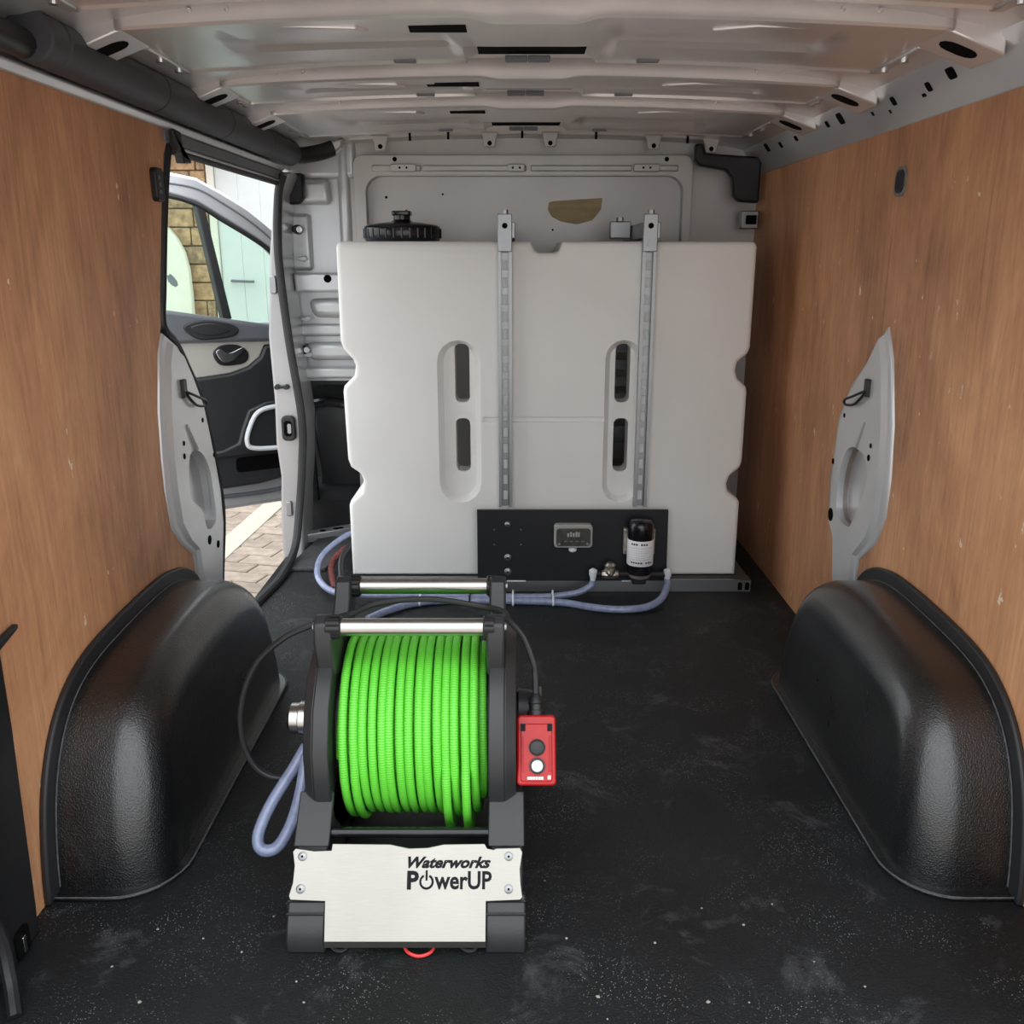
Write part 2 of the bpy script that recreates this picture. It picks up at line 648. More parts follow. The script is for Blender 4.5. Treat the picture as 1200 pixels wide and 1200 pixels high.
def ss(a, b, x):
    t = min(1, max(0, (x - a) / (b - a)))
    return t * t * (3 - 2 * t)


def roof_bow(yn, yf, z0, lip):
    """a wide pressed cross member: rear face, stepped underside, far face"""
    xs = [-0.655 + 1.37 * i / 84 for i in range(85)]
    T = [(0.0, 0), (0.02, 0.0), (0.30, 0), (0.335, 1), (0.62, 1), (0.655, 2), (0.985, 2)]
    rows = []
    for x in xs:
        s = abs(x - XC)
        base = z0 - 0.020 * (s / 0.69) ** 2
        # the middle dips at the near edge, long pressed panels either side
        dip = -lip * (1 - ss(0.065, 0.115, s))
        pan = ss(0.13, 0.16, s) * (1 - ss(0.50, 0.56, s))
        row = [(yn + 0.004, base + 0.06)]
        row.append((yn, base + dip + 0.004))
        for t, st in T:
            z = base + dip * (1 - ss(0.25, 0.7, t))
            if st == 1:
                z += 0.011 * pan
            if st == 2:
                z += 0.016 * (1 - ss(0.10, 0.13, s)) + 0.002 * pan
            row.append((yn + 0.004 + (yf - yn) * t, z))
        row.append((yf + 0.003, base - 0.004 + (0.018 if s < 0.115 else 0)))
        row.append((yf + 0.006, base + 0.05))
        rows.append([(x, y, z) for y, z in row])
    b = nb()
    V = [[b.verts.new(p) for p in r] for r in rows]
    for A, B in zip(V, V[1:]):
        for k in range(len(A) - 1):
            b.faces.new((A[k], A[k + 1], B[k + 1], B[k]))
    o = obj('roof_bow', b, 'roof_paint', ceiling, ang=28)
    sol = o.modifiers.new('thickness', 'SOLIDIFY')
    sol.thickness = 0.002
    sol.offset = 0
    return o


def zb(x, z0):
    return z0 - 0.020 * ((x - XC) / 0.69) ** 2


BOWS = [(1.09, 1.50, 1.425, 0.009), (1.645, 1.985, 1.425, 0.010), (2.20, 2.41, 1.430, 0.007), (2.63, 3.07, 1.432, 0.007)]
for yn, yf, z0, lip in BOWS:
    o = roof_bow(yn, yf, z0, lip)
    w = yf - yn
    # slot near the rear edge, dark opening under the middle dip
    b = nb(); box(b, -0.205, -0.085, yn + 0.05, yn + 0.10, zb(-0.15, z0) - 0.0015, zb(-0.15, z0) + 0.004)
    obj('slot', b, 'void_black', o)
    b = nb(); box(b, XC - 0.105, XC + 0.105, yf - 0.085, yf + 0.002, z0 + 0.010, z0 + 0.030)
    obj('opening', b, 'void_black', o)
    for x in (-0.22, 0.0, 0.045, 0.26):
        b = nb(); z = zb(x, z0)
        box(b, x - 0.022, x + 0.022, yf - 0.012, yf + 0.010, z - 0.004, z + 0.006)
        obj('clip', b, 'grey_trim', o, bev=0.002)
    for sx in (-1, 1):
        # raised diamond pressing close to each end
        x = XC + sx * 0.40
        b = nb(); z = zb(x, z0)
        prism(b, [(x - 0.10, yn + 0.06), (x - 0.03, yn + 0.03), (x + 0.10, yn + 0.045), (x + 0.12, yn + 0.07), (x, yn + 0.085)],
              'Z', z - 0.003, z + 0.004)
        obj('pressing', b, 'roof_paint', o, bev=0.0028, seg=3)
        for q in (0.50, 0.56):
            b = nb(); x = XC + sx * q; z = zb(x, z0)
            cyl(b, (x, yn + 0.001, z + 0.022), (x, yn - 0.004, z + 0.022), 0.005, 0.003, 10)
            obj('rivet', b, 'roof_paint', o)
        # end bracket dropping to the roof rail
        x0, x1 = XC + sx * 0.665, XC + sx * 0.775
        za, zc = zb(x0, z0) + 0.002, z0 - 0.058
        b = nb()
        prism(b, [(x0, za), (x1, zc), (x1, zc + 0.045), (x0, za + 0.055)], 'Y', yn + 0.0035, yn + 0.125)
        e = obj('end_bracket', b, 'roof_paint', o, bev=0.004)
        b = nb()
        k = (zc - za) / (x1 - x0)
        pts = stadium(0, 0, 0.045, 0.07, 6)
        A, B = [], []
        for (py, px) in pts:
            X = (x0 + x1) / 2 + px * 0.9
            A.append(b.verts.new((X, yn + 0.06 + py, za + k * (X - x0) - 0.001)))
            B.append(b.verts.new((X, yn + 0.06 + py, za + k * (X - x0) + 0.002)))
        b.faces.new(A); b.faces.new(B[::-1])
        for i in range(len(A)):
            b.faces.new((A[i], B[i], B[(i + 1) % len(A)], A[(i + 1) % len(A)]))
        obj('bracket_hole', b, 'void_black', e)
        # bright folded strip running forward along the end of the bow
        x = XC + sx * 0.69
        b = nb(); z = zb(x, z0)
        box(b, x - 0.014, x + 0.012, yn + 0.125, yf + 0.02, z - 0.004, z + 0.016)
        f = obj('fold_strip', b, 'silver_paint', o, bev=0.004)
        for q in (0.35, 0.75):
            b = nb(); yy = yn + 0.125 + (yf - yn - 0.1) * q
            cyl(b, (x, yy, z - 0.010), (x, yy, z - 0.003), 0.007, n=10)
            obj('bolt', b, 'chrome', f)

# ------------------------------------------------------------------ wall_right: plywood panels, roof rail
bm = nb(); box(bm, XR + 0.013, XR + 0.06, 0.95, 3.46, -0.1, 1.45)
wall_right = struct(obj('wall_right', bm, 'silver_paint'), 'plywood lined van side wall carrying a perforated roof rail', 'wall')
for y0, y1 in ((1.0, 2.158), (2.160, 3.45)):
    bm = nb(); box(bm, XR, XR + 0.0125, y0, y1, 0.001, ZT)
    obj('plywood_panel', bm, 'plywood', wall_right, bev=0.0012)
bm = nb()
prism(bm, [(XR - 0.002, ZT - 0.012), (XR - 0.016, ZT + 0.012), (0.795, 1.40), (0.78, 1.45), (XR + 0.05, 1.46), (XR + 0.05, ZT - 0.012)], 'Y', 0.95, 3.46)
rail_r = obj('roof_rail', bm, 'silver_paint', wall_right, bev=0.003, label='silver perforated roof rail above the plywood')
for y, z, w, h in ((1.86, 1.378, 0.045, 0.026), (1.965, 1.372, 0.03, 0.022), (2.0, 1.362, 0.022, 0.008), (2.14, 1.372, 0.03, 0.022), (2.18, 1.357, 0.012, 0.01),
                   (2.27, 1.365, 0.016, 0.012), (2.46, 1.38, 0.05, 0.034), (2.56, 1.38, 0.03, 0.02), (2.84, 1.378, 0.035, 0.018), (3.0, 1.378, 0.035, 0.022), (3.14, 1.385, 0.05, 0.032)):
    bm = nb()
    k = (0.795 - (XR - 0.016)) / (1.40 - ZT - 0.012)
    w, h = w * 0.72, h * 0.72
    pts = rrect(-w / 2, w / 2, -h / 2, h / 2, min(w, h) * 0.3, 3)
    A, B = [], []
    for py, pz in pts:
        Z = z + pz
        X = XR - 0.016 + k * (Z - ZT - 0.012)
        A.append(bm.verts.new((X - 0.0012, y + py, Z)))
        B.append(bm.verts.new((X + 0.002, y + py, Z)))
    bm.faces.new(A); bm.faces.new(B[::-1])
    for i in range(len(A)):
        bm.faces.new((A[i], B[i], B[(i + 1) % len(A)], A[(i + 1) % len(A)]))
    obj('rail_hole', bm, 'void_black', rail_r)

# ------------------------------------------------------------------ wall_left: plywood, pillar, door opening
edge = [(2.247, ZT), (2.185, 1.27), (2.14, 1.15), (2.085, 0.98), (2.066, 0.90)]
leaf_in = [(2.03, 0.845), (1.995, 0.72), (1.985, 0.62), (1.985, 0.54), (2.0, 0.45), (2.05, 0.395), (2.117, 0.35), (2.131, 0.255), (2.14, 0.10), (2.14, 0.001)]
leaf_out = [(2.29, 0.001), (2.287, 0.15), (2.30, 0.22), (2.352, 0.36), (2.353, 0.45), (2.331, 0.536), (2.30, 0.63), (2.268, 0.71), (2.20, 0.79), (2.14, 0.85)]
bm = nb()
prism(bm, [(0.95, 0.0)] + [(0.95, ZT)] + edge + leaf_out[::-1], 'X', XL - 0.06, XL - 0.0125)
wall_left = struct(obj('wall_left', bm, 'silver_paint'), 'plywood lined van side wall ending at the open sliding doorway', 'wall')
bm = nb()
prism(bm, [(1.2, 0.001), (1.2, ZT)] + edge + leaf_in, 'X', XL - 0.0123, XL)
obj('plywood_panel', bm, 'plywood', wall_left, bev=0.0012)
bm = nb(); box(bm, XL - 0.06, XL - 0.002, 0.95, 3.46, ZT + 0.002, 1.45)
obj('roof_rail', bm, 'roof_paint', wall_left)
# pressed metal ledge under the roof duct
bm = nb()
prism(bm, [(XL, ZT - 0.012), (XL + 0.008, ZT - 0.012), (XL + 0.018, ZT - 0.002), (XL + 0.020, ZT + 0.003), (XL + 0.015, ZT + 0.007), (XL, ZT + 0.009)], 'Y', 0.95, 3.25)
obj('roof_ledge', bm, 'silver_paint', wall_left, bev=0.003)
# header and track over the doorway
bm = nb()
prism(bm, [(XL - 0.07, 1.300), (XL + 0.004, 1.296), (XL + 0.008, ZT - 0.012), (XL - 0.07, ZT)], 'Y', 2.19, 3.30)
hd = obj('door_header', bm, 'grey_trim', wall_left, bev=0.003)
bm = nb(); box(bm, XL - 0.05, XL + 0.006, 2.26, 3.25, 1.288, 1.2945)
obj('door_track', bm, 'silver_paint', hd, bev=0.002)
bm = nb(); tube(bm, [(XL - 0.005, 2.25, 1.283), (XL - 0.005, 3.2, 1.283)], 0.008, 8)
obj('header_seal', bm, 'rubber', hd)
# rubber seal round the rear edge of the doorway
sealp = [(XL - 0.004, y, z) for y, z in [(2.262, 1.325), (2.215, 1.27), (2.162, 1.15), (2.105, 0.98), (2.085, 0.90), (2.15, 0.855), (2.212, 0.79), (2.28, 0.71), (2.312, 0.63),
                                         (2.343, 0.536), (2.365, 0.45), (2.364, 0.36), (2.312, 0.22), (2.299, 0.15), (2.30, 0.0)]]
bm = nb(); tube(bm, smooth_path(sealp, 5), 0.011, 8)
obj('door_seal', bm, 'rubber', wall_left)


def dense2(pts, k=4):
    return [(p.x, p.y) for p in smooth_path([(a, b, 0) for a, b in pts], k, True)]


def pillar_panel(parent, x, sgn, outline, hole, clip, groove, holes):
    """bare silver body pressing left showing between the wood lining: leaf outline, hand hole, tie loop"""
    b = nb()
    prism(b, outline, 'X', x - sgn * 0.05, x + sgn * 0.006, None)
    bmesh.ops.recalc_face_normals(b, faces=b.faces[:])
    ee = [e for e in b.edges if abs(e.verts[0].co.x - (x + sgn * 0.006)) < 1e-5 and abs(e.verts[1].co.x - (x + sgn * 0.006)) < 1e-5]
    bmesh.ops.bevel(b, geom=ee, offset=0.005, segments=3, profile=0.5, affect='EDGES')
    o = obj('pillar_panel', b, 'pale_paint', parent, label='bare silver body pressing between the wood linings')
    b = nb()
    cy0 = sum(p[0] for p in outline) / len(outline) + 0.014
    cz0 = sum(p[1] for p in outline) / len(outline)
    prism(b, [(cy0 + (y - cy0) * 0.86, cz0 + (z - cz0) * 0.96) for y, z in outline], 'X', x + sgn * 0.004, x + sgn * 0.016,
          [(cy0 + (y - cy0) * 0.78, cz0 + (z - cz0) * 0.93) for y, z in outline])
    face = obj('pillar_face', b, 'pale_paint', o)
    cc = nb(); prism(cc, dense2(hole), 'X', x - sgn * 0.036, x + sgn * 0.05)
    cc2 = nb(); prism(cc2, dense2(hole), 'X', x - sgn * 0.036, x + sgn * 0.05)
    boolean_cut(o, [cc])
    boolean_cut(face, [cc2])
    for q in (o, face):
        q.data.set_sharp_from_angle(angle=math.radians(35))
    for q in [c for c in parent.children if c.name.startswith('plywood_panel')]:
        q.modifiers.clear()
        cc3 = nb(); prism(cc3, dense2(hole), 'X', x - sgn * 0.034, x + sgn * 0.05)
        boolean_cut(q, [cc3])
    b = nb()
    tube(b, smooth_path([(x + sgn * 0.0165, hole[0][0] * 0.4 + hole[1][0] * 0.6, max(p[1] for p in hole) + 0.01),
                         (x + sgn * 0.017, clip[0], (max(p[1] for p in hole) + clip[1]) / 2)], 4), [0.008, 0.003], 8)
    obj('groove', b, 'silver_paint', o)
    y, z = clip
    b = nb(); box(b, x + sgn * 0.014, x + sgn * 0.024, y - 0.012, y + 0.012, z - 0.012, z + 0.03)
    k = obj('tie_clip', b, 'black_plastic', o, bev=0.002)
    b = nb()
    loop = [(x + sgn * 0.024, y, z), (x + sgn * 0.034, y + 0.05, z - 0.018), (x + sgn * 0.034, y + 0.10, z - 0.034),
            (x + sgn * 0.030, y + 0.10, z - 0.046), (x + sgn * 0.026, y + 0.05, z - 0.036)]
    tube(b, smooth_path(loop, 5, True), 0.0035, 6, True)
    obj('tie_loop', b, 'black_plastic', k)
    for (hy, hz, r) in holes:
        b = nb(); cyl(b, (x + sgn * 0.0155, hy, hz), (x + sgn * 0.0172, hy, hz), r, n=12)
        obj('bolt_hole', b, 'void_black', o)
    return o


leafL = [(2.06, 0.885), (2.03, 0.845), (1.995, 0.72), (1.985, 0.62), (1.985, 0.54), (2.0, 0.45), (2.05, 0.395), (2.117, 0.35), (2.131, 0.255), (2.14, 0.10), (2.14, 0.001)] + leaf_out
pillar_panel(wall_left, XL, 1, leafL,
             [(2.12, 0.592), (2.19, 0.590), (2.245, 0.54), (2.262, 0.47), (2.26, 0.395), (2.195, 0.39), (2.165, 0.45), (2.10, 0.50)],
             (2.115, 0.745), None, [(2.09, 0.63, 0.006), (2.085, 0.60, 0.007), (2.20, 0.36, 0.012), (2.29, 0.56, 0.006), (2.23, 0.66, 0.006), (2.26, 0.33, 0.01)])
leafR = [(2.113, 0.895), (2.07, 0.828), (2.025, 0.682), (2.01, 0.56), (2.015, 0.47), (2.05, 0.40), (2.145, 0.325), (2.15, 0.248), (2.15, 0.05), (2.29, 0.05), (2.29, 0.20),
         (2.329, 0.326), (2.375, 0.36), (2.392, 0.475), (2.371, 0.641), (2.304, 0.739), (2.186, 0.826)]
pillar_panel(wall_right, XR, -1, leafR,
             [(2.252, 0.585), (2.16, 0.592), (2.115, 0.555), (2.125, 0.50), (2.17, 0.43), (2.20, 0.395), (2.285, 0.405), (2.30, 0.50)],
             (2.16, 0.740), None, [(2.11, 0.62, 0.006), (2.115, 0.59, 0.008), (2.33, 0.39, 0.018), (2.30, 0.66, 0.006), (2.35, 0.53, 0.008)])

# front jamb of the doorway
bm = nb()
prism(bm, [(-0.80, 1.32), (-0.815, 1.25), (-0.843, 1.05), (-0.866, 0.78), (-0.861, 0.555), (-0.866, 0.40), (-0.857, 0.276), (-0.870, 0.10), (-0.868, -0.10),
           (-0.79, -0.10), (-0.79, 0.06), (-0.782, 0.20), (-0.765, 0.34), (-0.757, 0.50), (-0.785, 0.78), (-0.80, 1.05), (-0.785, 1.25), (-0.75, 1.32)], 'Y', 3.235, 3.42)
jamb = obj('door_pillar', bm, 'jamb_paint', wall_left, bev=0.010, seg=3, label='bright silver door pillar with rubber seal')
sp2 = [(-0.775, 3.22, 1.31), (-0.795, 3.22, 1.24), (-0.808, 3.22, 1.05), (-0.792, 3.22, 0.78), (-0.764, 3.22, 0.50), (-0.772, 3.22, 0.34), (-0.788, 3.20, 0.17),
       (-0.79, 3.10, 0.045), (-0.79, 2.90, 0.012), (-0.80, 2.76, 0.008), (-0.825, 2.55, 0.006)]
bm = nb(); tube(bm, smooth_path(sp2, 6), 0.0145, 10)
obj('pillar_seal', bm, 'rubber', jamb)
bm = nb(); prism(bm, rrect(-0.838, -0.790, 0.412, 0.502, 0.016), 'Y', 3.215, 3.236)
lk = obj('latch_socket', bm, 'rubber', jamb, bev=0.005, seg=3)
bm = nb(); prism(bm, rrect(-0.828, -0.800, 0.43, 0.485, 0.01), 'Y', 3.213, 3.2165)
obj('latch_hole', bm, 'void_black', lk)
bm = nb(); prism(bm, rrect(-0.815, -0.802, 0.44, 0.475, 0.005), 'Y', 3.2105, 3.2145)
obj('latch_tongue', bm, 'galvanised', lk)
bm = nb()
cyl(bm, (-0.845, 3.225, 0.604), (-0.812, 3.225, 0.604), 0.005, n=10)
for x in (-0.845, -0.812):
    cyl(bm, (x, 3.236, 0.604), (x, 3.214, 0.604), 0.010, 0.008, 12)
obj('rubber_buffer', bm, 'black_plastic', jamb)
bm = nb(); prism(bm, rrect(-0.845, -0.822, 0.925, 0.985, 0.008), 'Y', 3.22, 3.237)
obj('striker', bm, 'galvanised', jamb, bev=0.003)
bm = nb(); prism(bm, rrect(-0.842, -0.822, 0.13, 0.185, 0.006), 'Y', 3.222, 3.237)
obj('striker', bm, 'galvanised', jamb, bev=0.003)
# catches on the doorway edge
bm = nb()
prism(bm, [(2.21, 1.325), (2.262, 1.325), (2.268, 1.275), (2.315, 1.270), (2.318, 1.262), (2.27, 1.258), (2.255, 1.285), (2.225, 1.28)], 'X', XL - 0.004, XL + 0.018)
obj('door_catch', bm, 'black_plastic', wall_left, bev=0.003)
bm = nb(); prism(bm, rrect(2.09, 2.135, 1.165, 1.235, 0.012), 'X', XL - 0.002, XL + 0.014)
ct = obj('door_catch', bm, 'black_plastic', wall_left, bev=0.003)
for z in (1.185, 1.20, 1.215):
    bm = nb(); box(bm, XL + 0.0138, XL + 0.0155, 2.103, 2.113, z - 0.004, z + 0.004)
    obj('slot', bm, 'grey_trim', ct)

# ------------------------------------------------------------------ wall_front: steel bulkhead
YB = 3.40
bm = nb(); box(bm, -0.60, 0.92, YB + 0.012, YB + 0.03, -0.1, 1.47)
wall_front = struct(obj('wall_front', bm, 'bulkhead_paint'), 'silver pressed steel bulkhead behind the water tank', 'wall')
outer = rrect(-0.565, 0.612, -0.4, 1.385, 0.03)
inner = rrect(-0.525, 0.582, -0.4, 1.318, 0.055)


def ring(bm, o_pts, i_pts, y0, y1):
    n = len(o_pts)
    O0 = [bm.verts.new((x, y0, z)) for x, z in o_pts]
    I0 = [bm.verts.new((x, y0, z)) for x, z in i_pts]
    O1 = [bm.verts.new((x, y1, z)) for x, z in o_pts]
    I1 = [bm.verts.new((x, y1, z)) for x, z in i_pts]
    for k in range(n):
        j = (k + 1) % n
        bm.faces.new((O0[k], O0[j], I0[j], I0[k]))
        bm.faces.new((O1[k], I1[k], I1[j], O1[j]))
        bm.faces.new((O0[k], O1[k], O1[j], O0[j]))
        bm.faces.new((I0[k], I0[j], I1[j], I1[k]))
    return bm


bm = nb(); ring(bm, outer, inner, YB - 0.035, YB + 0.012)
fr = obj('bulkhead_frame', bm, 'bulkhead_paint', wall_front, bev=0.010, seg=3)
for a, b in ((-0.50, -0.33), (-0.325, 0.035), (0.05, 0.40), (0.405, 0.56)):
    bm = nb(); box(bm, a, b, YB - 0.045, YB - 0.03, 1.332, 1.352)
    obj('bulkhead_rib', bm, 'bulkhead_paint', fr, bev=0.004)
for x, w in ((-0.39, 0.045), (0.0, 0.03), (0.45, 0.045)):
    bm = nb(); prism(bm, rrect(x - w, x + w, 1.330, 1.356, 0.006), 'Y', YB - 0.052, YB - 0.04)
    tb = obj('tab', bm, 'bulkhead_paint', fr, bev=0.003)
    for q in (-0.012, 0.012):
        bm = nb(); cyl(bm, (x + q, YB - 0.0525, 1.343), (x + q, YB - 0.051, 1.343), 0.004, n=10)
        obj('hole', bm, 'void_black', tb)
# header along the roof with four drilled tabs
bm = nb()
prism(bm, [(-0.60, 1.425), (-0.3, 1.440), (0.03, 1.445), (0.36, 1.440), (0.70, 1.425), (0.85, 1.41), (0.85, 1.49), (-0.60, 1.49)], 'Y', YB - 0.085, YB + 0.02)
hdr = obj('roof_header', bm, 'bulkhead_paint', wall_front, bev=0.004)
for x in (-0.46, -0.09, 0.115, 0.465, 0.66):
    bm = nb(); z = 1.412 - 0.012 * ((x - XC) / 0.5) ** 2 + 0.006
    prism(bm, [(x - 0.030, z + 0.035), (x - 0.022, z + 0.012), (x - 0.018, z - 0.012), (x + 0.018, z - 0.012), (x + 0.022, z + 0.012), (x + 0.030, z + 0.035)], 'Y', YB - 0.094, YB - 0.084)
    tb = obj('header_tab', bm, 'bulkhead_paint', hdr, bev=0.003)
    bm = nb(); cyl(bm, (x, YB - 0.0945, z), (x, YB - 0.093, z), 0.008, n=12)
    t2 = obj('hole', bm, 'void_black', tb)
for x in (-0.36, -0.23, 0.02, 0.27, 0.58):
    bm = nb(); z = 1.440 - 0.02 * ((x - XC) / 0.6) ** 2
    box(bm, x - 0.004, x + 0.004, YB - 0.0865, YB - 0.08, z - 0.006, z + 0.02)
    obj('gap', bm, 'void_black', hdr)
for x, z in ((-0.42, 1.372), (0.52, 1.372)):
    bm = nb(); cyl(bm, (x, YB - 0.0358, z), (x, YB - 0.034, z), 0.008, n=12)
    obj('hole', bm, 'void_black', fr)
for x, z, r in ((-0.46, 1.25, 0.005), (-0.26, 1.26, 0.004), (-0.39, 1.205, 0.004), (0.13, 1.14, 0.004)):
    bm = nb(); cyl(bm, (x, YB + 0.0112, z), (x, YB + 0.0125, z), r, n=10)
    obj('hole', bm, 'void_black', wall_front)
# the ribbed side of the bulkhead beside the doorway
bm = nb(); box(bm, -0.82, -0.59, YB + 0.03, YB + 0.05, 0.60, 1.47)
side = obj('ribbed_side', bm, 'pale_paint', wall_front, label='bright ribbed steel beside the doorway')
for pts, y0, bv in (
        ([(-0.81, 1.31), (-0.66, 1.31), (-0.655, 1.225), (-0.81, 1.225)], YB - 0.01, 0.02),
        ([(-0.63, 1.45), (-0.585, 1.45), (-0.585, 0.99), (-0.63, 0.99)], YB - 0.005, 0.02),
        ([(-0.81, 1.195), (-0.735, 1.195), (-0.735, 1.0), (-0.81, 1.0)], YB + 0.0, 0.014),
        ([(-0.795, 0.992), (-0.585, 0.992), (-0.585, 0.925), (-0.79, 0.925)], YB - 0.045, 0.010),
        ([(-0.755, 0.90), (-0.585, 0.905), (-0.585, 0.83), (-0.74, 0.835)], YB - 0.02, 0.024),
        ([(-0.80, 0.81), (-0.585, 0.81), (-0.585, 0.765), (-0.80, 0.765)], YB + 0.005, 0.012),
        ([(-0.77, 0.745), (-0.585, 0.745), (-0.585, 0.68), (-0.76, 0.68)], YB - 0.02, 0.020),
        ([(-0.79, 0.655), (-0.585, 0.655), (-0.585, 0.615), (-0.79, 0.615)], YB - 0.03, 0.010)):
    bm = nb(); prism(bm, pts, 'Y', y0, YB + 0.035)
    obj('rib', bm, 'pale_paint', side, bev=bv, seg=4)
bm = nb(); cyl(bm, (-0.672, YB - 0.0462, 0.972), (-0.672, YB - 0.044, 0.972), 0.014, n=16)
obj('hole', bm, 'void_black', side)
for z in (1.14, 0.72):
    bm = nb(); cyl(bm, (-0.775, YB + 0.03, z), (-0.775, YB - 0.03, z), 0.018, 0.016, 14)
    fx = obj('fixing', bm, 'black_plastic', side, bev=0.003)
    bm = nb(); cyl(bm, (-0.765, YB - 0.0295, z), (-0.765, YB - 0.036, z), 0.012, 0.010, 12)
    obj('bolt', bm, 'chrome', fx)
for z in (1.04, 0.83, 0.70):
    bm = nb(); prism(bm, [(-0.79, z), (-0.755, z + 0.012), (-0.745, z), (-0.76, z - 0.010)], 'Y', YB - 0.02, YB + 0.032)
    obj('tab', bm, 'pale_paint', side, bev=0.003)
# cover plates closing the top corners
bm = nb(); box(bm, -0.82, -0.56, YB + 0.0, YB + 0.05, 1.31, 1.47)
obj('corner_plate', bm, 'pale_paint', wall_front, bev=0.02, seg=4)

# rear corner trim beside the camera
bm = nb()
prism(bm, [(0.93, 0.0), (1.235, 0.0), (1.24, 0.05), (1.255, 0.36), (1.26, 0.9), (1.25, 1.33), (0.93, 1.33)], 'X', XL - 0.05, XL + 0.022)
tr = struct(obj('trim_1', bm, 'black_plastic', bev=0.006), 'black plastic trim on the rear door frame', 'trim')
bm = nb()
tube(bm, smooth_path([(XL + 0.045, 1.02, 0.30), (XL + 0.043, 1.10, 0.12), (XL + 0.05, 1.10, 0.04), (XL + 0.075, 1.06, 0.005)], 6), 0.010, 8)
obj('door_seal', bm, 'rubber', tr)
bm = nb(); prism(bm, rrect(1.165, 1.20, 0.005, 0.05, 0.008), 'X', XL + 0.02, XL + 0.028)
lt = obj('latch_hole', bm, 'void_black', tr, bev=0.001)
bm = nb(); box(bm, XL + 0.027, XL + 0.032, 1.175, 1.183, 0.012, 0.04)
obj('latch_pin', bm, 'chrome', lt, bev=0.001)
bm = nb(); box(bm, XR - 0.02, XR + 0.06, 0.93, 1.20, 0, 1.33)
struct(obj('trim_2', bm, 'black_plastic', bev=0.006), 'black plastic trim on the rear door frame, far side', 'trim')
bm = nb(); prism(bm, [(1.262, 0.474), (1.326, 0.489), (1.328, 0.497), (1.262, 0.490)], 'X', XL + 0.001, XL + 0.012)
tag(obj('door_check_strap', bm, 'rubber', bev=0.003), 'short dark bar sticking out over the plywood above the wheel arch', 'strap')

# ------------------------------------------------------------------ cab behind the bulkhead
bm = nb()
box(bm, -0.86, 0.95, 3.62, 4.75, -0.16, -0.10)
cabf = struct(obj('floor', bm, 'carpet_grey'), 'dark carpeted cab floor seen through the gap', 'floor')
bm = nb(); box(bm, -0.95, 1.0, 4.70, 4.78, -0.16, 0.75)
struct(obj('wall_dash', bm, 'charcoal_trim', bev=0.02), 'dark dashboard at the front of the cab', 'wall')
bm = nb(); box(bm, 0.93, 1.0, 3.47, 4.78, -0.16, 1.5)
struct(obj('wall_cab', bm, 'charcoal_trim'), 'dark far side of the cab', 'wall')
bm = nb(); box(bm, -0.90, 1.0, 3.47, 4.78, 1.47, 1.52)
struct(obj('ceiling', bm, 'charcoal_trim'), 'dark cab headlining beyond the bulkhead', 'ceiling')
bm = nb()
seat = thing('cab_seat', 'black cab seat glimpsed between the silver door pillar and the white tank', 'seat', (-0.55, 3.9, -0.10))
prism(bm, [(3.50, -0.10), (3.50, 0.15), (3.60, 0.20), (4.20, 0.22), (4.24, 0.14), (4.22, -0.10)], 'X', -0.865, -0.30)
obj('seat_base', bm, 'seat_fabric', seat, bev=0.03, seg=3)
bm = nb()
prism(bm, [(3.60, 0.12), (3.52, 0.58), (3.50, 0.95), (3.58, 0.97), (3.66, 0.60), (3.74, 0.20)], 'X', -0.85, -0.30)
obj('backrest', bm, 'seat_fabric', seat, bev=0.03, seg=3)
bm = nb()
prism(bm, [(3.56, 0.10), (3.485, 0.42), (3.50, 0.50), (3.58, 0.12)], 'X', -0.78, -0.34)
obj('map_pocket', bm, 'grey_plastic', seat, bev=0.01)
bm = nb(); prism(bm, [(3.46, 0.575), (3.46, 0.612), (3.60, 0.60), (3.60, 0.57)], 'X', -0.80, -0.50)
obj('trim_bar', bm, 'charcoal_trim', seat, bev=0.008)
bm = nb(); tube(bm, smooth_path([(-0.80, 3.49, 0.50), (-0.72, 3.47, 0.515), (-0.62, 3.46, 0.50), (-0.5, 3.47, 0.48)], 6), 0.018, 10)
obj('grab_bar', bm, 'black_gloss', seat)
bm = nb(); tube(bm, [(-0.815, 3.50, 0.56), (-0.80, 3.50, 0.12)], 0.022, 10)
obj('belt_stalk', bm, 'black_plastic', seat)

# ------------------------------------------------------------------ outside: ground, stone wall, garage door
bm = nb(); box(bm, -14, 14, -14, 16, -0.70, -0.612)
ground = struct(obj('ground', bm, 'joint_sand'), 'tan block paved yard outside the open doorway', 'ground')
th = math.radians(-14)
cu_, su_ = math.cos(th), math.sin(th)
base = None
count = 0
for i in range(-30, 31):
    for j in range(-30, 31):
        u = i * 0.256 + (0.128 if j % 2 else 0)
        v = j * 0.131
        x = -1.65 + u * cu_ - v * su_
        y = 5.2 + u * su_ + v * cu_
        # keep to the strip of yard that shows through the doorway
        if not (4.0 < y < 6.45) or not (-0.335 * y - 0.24 < x < -0.262 * y + 0.22):
            continue
        line = False
        if base is None:
            bm = nb(); box(bm, -0.125, 0.125, -0.0625, 0.0625, -0.06, 0)
            base = obj('paving_block', bm, 'paver', ground, bev=0.004, seg=1)
            o = base
        else:
            o = base.copy(); C.objects.link(o); o.parent = ground
        o.location = (x, y, -0.55 + random.uniform(-0.003, 0.003))
        o.rotation_euler = (0, 0, th)
        mm = 'road_paint' if line else random.choice(['paver', 'paver', 'paver_dark'])
        o.material_slots[0].link = 'OBJECT'
        o.material_slots[0].material = MATS[mm]
        count += 1
bm = nb()
prism(bm, [(-1.74, 4.55), (-1.60, 4.55), (-1.545, 5.95), (-1.69, 5.95)], 'Z', -0.5465, -0.5445)
obj('painted_line', bm, 'road_paint', ground, label='worn cream painted line')
